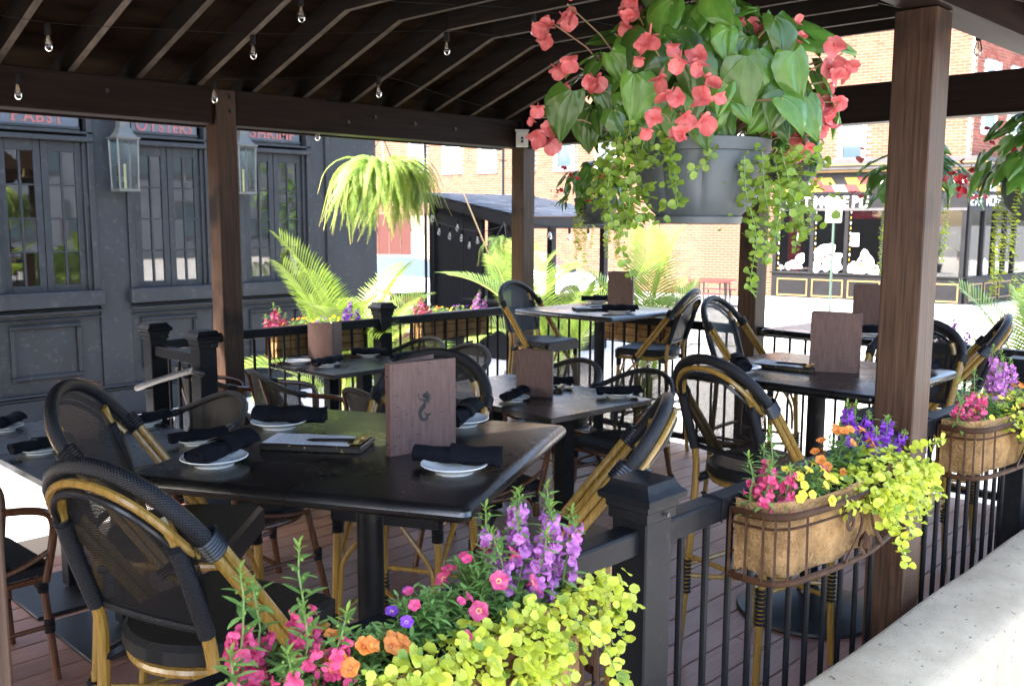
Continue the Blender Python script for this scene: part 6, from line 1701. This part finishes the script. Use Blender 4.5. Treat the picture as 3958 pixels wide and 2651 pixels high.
def pot_thing(c, label, top_z):
    t = thing('hanging_basket', label, 'hanging basket', c, 0, 'hanging flower baskets')
    rip = lambda a, z: -0.045*(1-abs(sin(a*5)))**3*min(1, max(0, z-0.025)/0.03)*(1 if z < 0.168 else 0)
    MB().lathe([(0.100,0.0),(0.108,0.002),(0.111,0.018),(0.107,0.022),(0.128,0.042),(0.146,0.07),(0.158,0.105),(0.164,0.14),(0.167,0.165),(0.166,0.175),(0.172,0.177),(0.175,0.206),(0.168,0.208),(0.162,0.196),(0.14,0.190)], 120, ripple=rip).build('pot', MT['pot'], t, smooth=40)
    MB().lathe([(0.158,0.188),(0.0,0.192)], 24).build('soil', MT['soil'], t)
    H = top_z-c[2]
    for k in range(3):
        a = k*2*pi/3+0.5
        MB().tube([(0.17*cos(a),0.17*sin(a),0.20),(0.02*cos(a),0.02*sin(a),H-0.12),(0,0,H-0.08)], 0.0018, 5).build('hanger_wire', MT['darkplastic'], t)
    MB().tube(catmull([(0,0,H-0.09),(0.012,0,H-0.07),(0.012,0,H-0.035),(0,0,H-0.012),(0,0,H)], 4), 0.003, 6).build('hook', MT['iron'], t)
    return t
BC = Vector((2.07, 0.035, 1.69))
pot_thing(BC, 'large slate pot of coral begonias hanging from the beam over the railing', 2.402)
bg_ = thing('begonia', 'big leaved begonia with coral flower clusters in the large hanging pot', 'flowers', BC, 0, 'hanging begonias')
rb_ = random.Random(9)
view = Vector((-0.83, -0.55, 0)); perp = Vector((0.55, -0.83, 0))
petm = MB()
for i in range(320):
    a = rb_.uniform(0, 2*pi); e = radians(rb_.uniform(-6, 80))
    d = Vector((cos(a)*cos(e), sin(a)*cos(e), sin(e)))
    k = rb_.uniform(0.55, 1.0)
    hor = perp*(d.dot(perp)*0.335)+view*(d.dot(view)*0.24)
    p = Vector((hor.x*k, hor.y*k, 0.275+d.z*0.29*k))
    flat = Vector((d.x, d.y, 0)); flat = flat.normalized() if flat.length > 0.05 else Vector((1,0,0))
    tipd = flat*rb_.uniform(0.3,1.0)+Vector((rb_.uniform(-0.5,0.5), rb_.uniform(-0.5,0.5), -0.75+1.1*max(0, sin(e)-0.3)+rb_.uniform(-0.35,0.35)))
    fv = max(0.0, d.dot(view))
    nrm = flat*0.6+view*(0.9*fv)+Vector((rb_.uniform(-0.4,0.4), rb_.uniform(-0.4,0.4), 0.65))
    if fv > 0.2: tipd = perp*rb_.uniform(-0.7,0.7)+Vector((0,0,-1.0+rb_.uniform(-0.2,0.5)))+view*0.25
    obj('leaf', rb_.choice(BL), bg_, p, quat_to(tipd, nrm).to_euler(), rb_.uniform(0.5, 0.92))
    petm.tube([Vector((p.x*0.15, p.y*0.15, 0.18)), p*0.6+Vector((0,0,0.12)), p], 0.0028, 5)
# the long leaf reaching out toward the timber post, and side leaves
for (p, tp, nrm, s) in (((0.10,-0.19,0.45),(0.8,-0.8,0.05),(-0.55,-0.5,0.7),1.45),((-0.3,0.17,0.31),(-0.2,0.25,-1),(-0.8,-0.5,0.3),1.0),((-0.17,0.21,0.29),(-0.1,0.1,-1),(-0.8,-0.5,0.25),0.95),((-0.2,-0.1,0.37),(0.1,-0.15,-1),(-0.8,-0.6,0.3),0.95),((-0.12,-0.2,0.37),(0.1,-0.1,-1),(-0.75,-0.65,0.3),1.0),((0.0,-0.25,0.39),(0.2,-0.2,-1),(-0.6,-0.75,0.4),0.95),((-0.25,0.02,0.34),(-0.15,0.0,-1),(-0.85,-0.5,0.25),0.9)):
    obj('leaf', rb_.choice(BL), bg_, p, quat_to(tp, Vector(nrm)).to_euler(), s)
FL = [(1.82,0.27,2.09),(1.81,0.2,2.03),(1.76,0.29,1.95),(1.8,0.01,2.12),(1.8,-0.05,2.07),(1.83,-0.09,2.06),(1.84,-0.13,2.0),(1.75,-0.05,1.94),(1.79,-0.09,1.97),(1.8,-0.1,1.91),(1.9,0.13,2.22),(2.12,-0.1,2.17),(2.09,-0.06,2.18),(2.18,-0.16,2.17),(2.23,-0.23,2.09),(2.3,-0.22,2.11),(2.22,-0.23,2.0),(2.2,-0.21,1.98),(2.21,-0.23,1.96),(2.22,-0.18,1.9),(1.87,0.31,2.24),(1.83,0.34,2.2),(2.0,0.2,2.25),(2.2,0.1,2.2)]
for q in FL:
    c = Vector(q)-BC
    petm.tube([c*0.35+Vector((0,0,0.1)), c*0.75+Vector((0,0,0.06)), c], 0.002, 5)
    for k in range(rb_.choice((3, 4, 5))):
        p = c+Vector((rb_.gauss(0,0.016), rb_.gauss(0,0.016), -0.014*k+rb_.gauss(0,0.012)))
        obj('flower', CORAL, bg_, p, quat_to(view+Vector((rb_.uniform(-0.8,0.8), rb_.uniform(-0.8,0.8), rb_.uniform(-1.2,0.3))), roll=rb_.uniform(-1.2,1.2)).to_euler(), rb_.uniform(0.55, 1.3))
petm.build('stem', MT['stemr'], bg_)
ST = [[(1.81,0.06,1.94),(1.81,0.05,1.88),(1.83,0.02,1.82),(1.86,-0.01,1.88),(1.87,-0.03,1.8),(1.87,-0.04,1.73)],[(1.79,0.07,1.9),(1.77,0.08,1.82),(1.76,0.08,1.75),(1.76,0.05,1.66),(1.78,0.02,1.56)],[(1.81,0.06,1.91),(1.79,0.06,1.82),(1.79,0.04,1.74),(1.77,0.04,1.66)],[(1.83,0.03,1.89),(1.81,0.04,1.8),(1.78,0.05,1.73),(1.81,0.01,1.68)],[(1.95,-0.09,1.88),(1.92,-0.08,1.83),(1.89,-0.05,1.81)],[(1.99,-0.14,1.85),(1.99,-0.15,1.76),(1.99,-0.18,1.66),(1.97,-0.18,1.56),(1.98,-0.19,1.52)],[(2.02,-0.17,1.86),(2.02,-0.18,1.77),(2.02,-0.2,1.68),(2.0,-0.2,1.6)],[(2.05,-0.2,1.87),(2.06,-0.22,1.79),(2.07,-0.25,1.7)],[(2.06,-0.21,1.88),(2.1,-0.25,1.84),(2.13,-0.29,1.83)],[(2.04,-0.19,1.85),(2.04,-0.21,1.75),(2.02,-0.21,1.66),(2.0,-0.2,1.6)],[(1.87,0.0,1.91),(1.86,-0.02,1.82),(1.87,-0.03,1.76)],
      [(1.86,0.12,1.9),(1.80,0.12,1.80),(1.80,0.12,1.70)],[(1.87,0.16,1.9),(1.83,0.18,1.8),(1.82,0.17,1.72)],[(2.13,-0.16,1.88),(2.14,-0.2,1.8),(2.13,-0.21,1.7),(2.12,-0.21,1.62)],[(2.17,-0.12,1.88),(2.19,-0.15,1.8),(2.19,-0.16,1.72)]]
ms = []
for _ in range(380):
    s = rb_.choice((0, 1)); u = rb_.random()**0.8
    c = (Vector((1.83,0.06,1.9)) if s == 0 else Vector((2.08,-0.19,1.88)))
    w = 0.05 if s == 0 else 0.065
    ms.append((c+perp*rb_.gauss(0, w*0.8)+view*rb_.uniform(-0.02,0.03)+Vector((0,0,-0.22*u))-BC, view+Vector((0,0,0.6))))
jenny('green gold creeping jenny trailing down around the large hanging pot', BC, 0, ms, [[tuple(Vector(p)-BC) for p in s] for s in ST], rb_, 300, JLG, out=view+Vector((0,0,0.5)), scale=0.82, group='hanging creeping jenny', massmat='jenny_gi')
def far_basket(c, top_z, label, seed, crim=True, spread=0.33):
    pot_thing(Vector(c), 'slate pot '+label, top_z)
    r_ = random.Random(seed)
    t = thing('begonia', 'red flowered begonia in the pot '+label, 'flowers', c, 0, 'hanging begonias')
    for i in range(85):
        a = r_.uniform(0, 2*pi); e = radians(r_.uniform(-15, 80)); d = Vector((cos(a)*cos(e), sin(a)*cos(e), sin(e))); k = r_.uniform(0.55, 1)
        p = Vector((d.x*spread*k, d.y*spread*k, 0.24+d.z*0.28*k)); fl_ = Vector((d.x, d.y, 0)).normalized()
        obj('leaf', r_.choice(BLF), t, p, quat_to(fl_*0.6+Vector((r_.uniform(-.4,.4), r_.uniform(-.4,.4), -0.8+1.0*max(0, sin(e)-0.3))), fl_*0.8+Vector((0,0,0.7))).to_euler(), r_.uniform(0.6, 1.1))
    for i in range(14):
        a = r_.uniform(0, 2*pi); p0 = Vector((cos(a)*spread*1.05, sin(a)*spread*1.05, r_.uniform(0.15, 0.45)))
        for k in range(3):
            obj('flower', CRIM if crim else CORAL, t, p0+Vector((r_.gauss(0,.02), r_.gauss(0,.02), r_.gauss(0,.02))), (r_.uniform(0,6), r_.uniform(0,6), r_.uniform(0,6)), r_.uniform(0.6, 1.0))
    sts = []
    for k in range(14):
        a = r_.uniform(0, 2*pi); sts.append([(0.12*cos(a),0.12*sin(a),0.2),(0.17*cos(a),0.17*sin(a),0.12),(0.18*cos(a),0.18*sin(a),-0.05),(0.17*cos(a+.1),0.17*sin(a+.1),-r_.uniform(0.1,0.35))])
    jenny('creeping jenny trailing from the pot '+label, c, 0, [], sts, r_, 0, group='hanging creeping jenny')
BLF = [begonia_leaf(0.115, s+20).mesh('leaf', MT['begonia_far'], 180) for s in range(5)]
far_basket((5.86, 3.50, 1.66), 2.30, 'hung at the street end above the far bar table', 31)
far_basket((5.86, 1.00, 1.66), 2.30, 'hung at the street end beam behind the timber post', 32, crim=False)
far_basket((5.86, 1.82, 1.92), 2.30, 'hung at the street end beam beyond the coral begonia', 33, spread=0.2)
far_basket((4.84, 0.02, 1.70), 2.402, 'hung over the last planter by the concrete wall', 34)

# ================================================================ FERN AND PALMS
def fern_frond(L, seed):
    r_ = random.Random(seed); m = MB(); n = 30
    pts = []; p = Vector((0,0,0)); el = radians(r_.uniform(5, 60)); drop = r_.uniform(2.2, 3.0)
    for k in range(n+1):
        pts.append(p.copy()); e = el-drop*(k/n)**0.8; e = max(e, -1.5); p = p+Vector((cos(e), 0, sin(e)))*(L/n)
    m.tube(pts, 0.0016, 4, m=1)
    lf = MB(); lf.v = [(0,-0.0045,0),(0.018,-0.0058,0.002),(0.04,0,-0.005),(0.018,0.0058,0.002),(0,0.0045,0)]; lf.face((0,1,2,3,4))
    for k in range(2, n+1):
        for s in (-1, 1):
            for h in (0.0, 0.5):
                q = k-h; i = int(q); i2 = min(i+1, n); pp = pts[i].lerp(pts[i2], q-i); t_ = (pts[i2]-pts[max(i-1,0)]).normalized()
                d = Vector((t_.x*0.25, s*1.0, t_.z*0.25+r_.uniform(-0.3,0.1)))
                sc = sin(pi*min(1, 0.12+0.86*q/n))**0.6
                m.add(lf, Matrix.Translation(pp) @ quat_to(d, Vector((-t_.z, 0, abs(t_.x)+0.2))) @ Matrix.Scale(sc*r_.uniform(0.8,1.1), 4))
    return m.mesh('frond', [MT['fern'], MT['ferns']], 0)
FR = [fern_frond(L, i) for i, L in enumerate((0.75,0.82,0.68,0.9,0.6,0.78))]
def fern(c, label, n, sc, seed, top):
    r_ = random.Random(seed)
    hb = thing('hanging_fern_basket', 'wire basket under the '+label, 'hanging basket', c, 0, 'hanging fern baskets')
    MB().lathe([(0.0,-0.16),(0.08,-0.15),(0.14,-0.08),(0.17,0.0),(0.165,0.0),(0.0,-0.02)], 20).build('bowl', MT['coir'], hb)
    for k in range(3):
        a = k*2.1; MB().tube([(0.165*cos(a),0.165*sin(a),0),(0,0,top)], 0.004, 5).build('chain', MT['iron'], hb)
    t = thing('hanging_fern', label, 'fern', c, 0, 'hanging ferns')
    for i in range(n):
        a = i*2.4+r_.uniform(-0.3,0.3)
        obj('frond', r_.choice(FR), t, (0.06*cos(a), 0.06*sin(a), 0.0), (r_.uniform(-0.5,0.5), r_.uniform(-0.35,0.25), a), sc*r_.uniform(0.6, 1.15))
fern((5.0, 5.12, 2.10), 'full sunlit hanging fern outside the beam before the restaurant corner', 400, 0.82, 5, 0.30)
fb = thing('fern_bracket', 'black iron bracket arm carrying the big sunlit fern', 'bracket')
MB().tube(catmull([(5.0,4.36,2.36),(5.0,4.75,2.42),(5.0,5.08,2.43),(5.0,5.13,2.40)], 5), 0.009, 6).build('arm', MT['iron'], fb)
MB().tube([(5.0,4.36,2.30),(5.0,4.8,2.41)], 0.007, 6).build('strut', MT['iron'], fb)
fern((10.95, 9.62, 1.35), 'smaller hanging fern on the kiosk corner post', 46, 0.85, 6, 0.3)
def palm_frond(L, seed, wide=0.34, e0=78, bend=1.7):
    r_ = random.Random(seed); m = MB(); n = 26
    pts = []; p = Vector((0,0,0)); el = radians(e0)
    for k in range(n+1):
        pts.append(p.copy()); e = el-bend*(k/n)**1.4; p = p+Vector((cos(e), 0, sin(e)))*(L/n)
    m.tube(pts, [0.010-0.008*k/n for k in range(n+1)], 5, m=1)
    for k in range(14, 2*n+1):
        q = k/2; i = min(int(q), n-1); pp = pts[i].lerp(pts[i+1], q-i); t_ = (pts[i+1]-pts[i]).normalized(); nrm = Vector((-t_.z, 0, t_.x))
        u = (q-7)/(n-7); ll = wide*(sin(pi*(0.18+0.72*u))**0.7)*r_.uniform(0.9, 1.05)
        for s in (-1, 1):
            d = (t_*(0.55+0.5*u)+Vector((0, s, 0))*1.0+nrm*0.35).normalized()
            w = 0.0125
            e1 = pp+d*ll*0.55+Vector((0,0,-0.02*ll)); e2 = pp+d*ll+Vector((0,0,-0.16*ll))
            sv = (d.cross(nrm)).normalized()*w
            m.poly([pp-sv*0.4, e1-sv*0.8, e1+Vector((0,0,0.003)), pp]); m.poly([pp, e1+Vector((0,0,0.003)), e1+sv*0.8, pp+sv*0.4])
            m.poly([e1-sv*0.8, e2, e1+Vector((0,0,0.003))]); m.poly([e1+Vector((0,0,0.003)), e2, e1+sv*0.8])
    return m.mesh('frond', [MT['palm'], MT['palms']], 60)
PF = [palm_frond(1.55, 1, 0.4, 82, 1.2), palm_frond(1.5, 2, 0.4, 78, 1.7), palm_frond(1.35, 3, 0.36, 70, 1.9), palm_frond(1.2, 4, 0.34, 60, 1.8), palm_frond(1.6, 5, 0.42, 86, 0.8)]
def palm(c, label, n, seed, sc=1.0, zbase=0.55, pool=None):
    r_ = random.Random(seed)
    t = thing('potted_palm', label, 'palm', c, 0, 'potted palms')
    MB().lathe([(0.17,0.0),(0.2,0.02),(0.24,0.36),(0.26,0.37),(0.26,0.42),(0.23,0.42),(0.22,0.38)], 24).build('pot', MT['terra'], t)
    MB().lathe([(0.225,0.37),(0.0,0.38)], 16).build('soil', MT['soil'], t)
    tr = MB()
    for k in range(5):
        a = k*1.3; tr.tube([(0.06*cos(a),0.06*sin(a),0.37),(0.08*cos(a),0.08*sin(a),0.37+zbase)], [0.02,0.012], 6)
    tr.build('stem', MT['palms'], t)
    for i in range(n):
        a = i*2.4+r_.uniform(-0.3, 0.3)
        obj('frond', r_.choice(pool or PF), t, (0.05*cos(a), 0.05*sin(a), 0.42+zbase*r_.uniform(0.3, 0.9)), (r_.uniform(-0.25,0.25), r_.uniform(-0.1,0.25), a), sc*r_.uniform(0.75, 1.08))
palm((4.62, 5.15, GZ), 'sunlit potted palm behind the capped post on the restaurant side', 22, 3, 0.84, 0.62, [PF[0], PF[4], PF[4], PF[1], PF[2]])
palm((6.75, 4.75, GZ), 'potted palm outside the corner timber post toward the kiosk', 10, 4, 0.95, 0.55, [PF[0], PF[4], PF[1]])
palm((7.0, 3.85, GZ), 'potted palm behind the far bar table before the brick wall', 9, 8, 0.95, 0.6, [PF[0], PF[4], PF[1], PF[4]])
palm((7.45, 0.62, GZ), 'potted palm outside the street end railing by the last stool', 13, 6, 0.95)
palm((8.9, 7.2, GZ), 'small potted palm farther out between the kiosk and restaurant corner', 9, 7, 0.85)
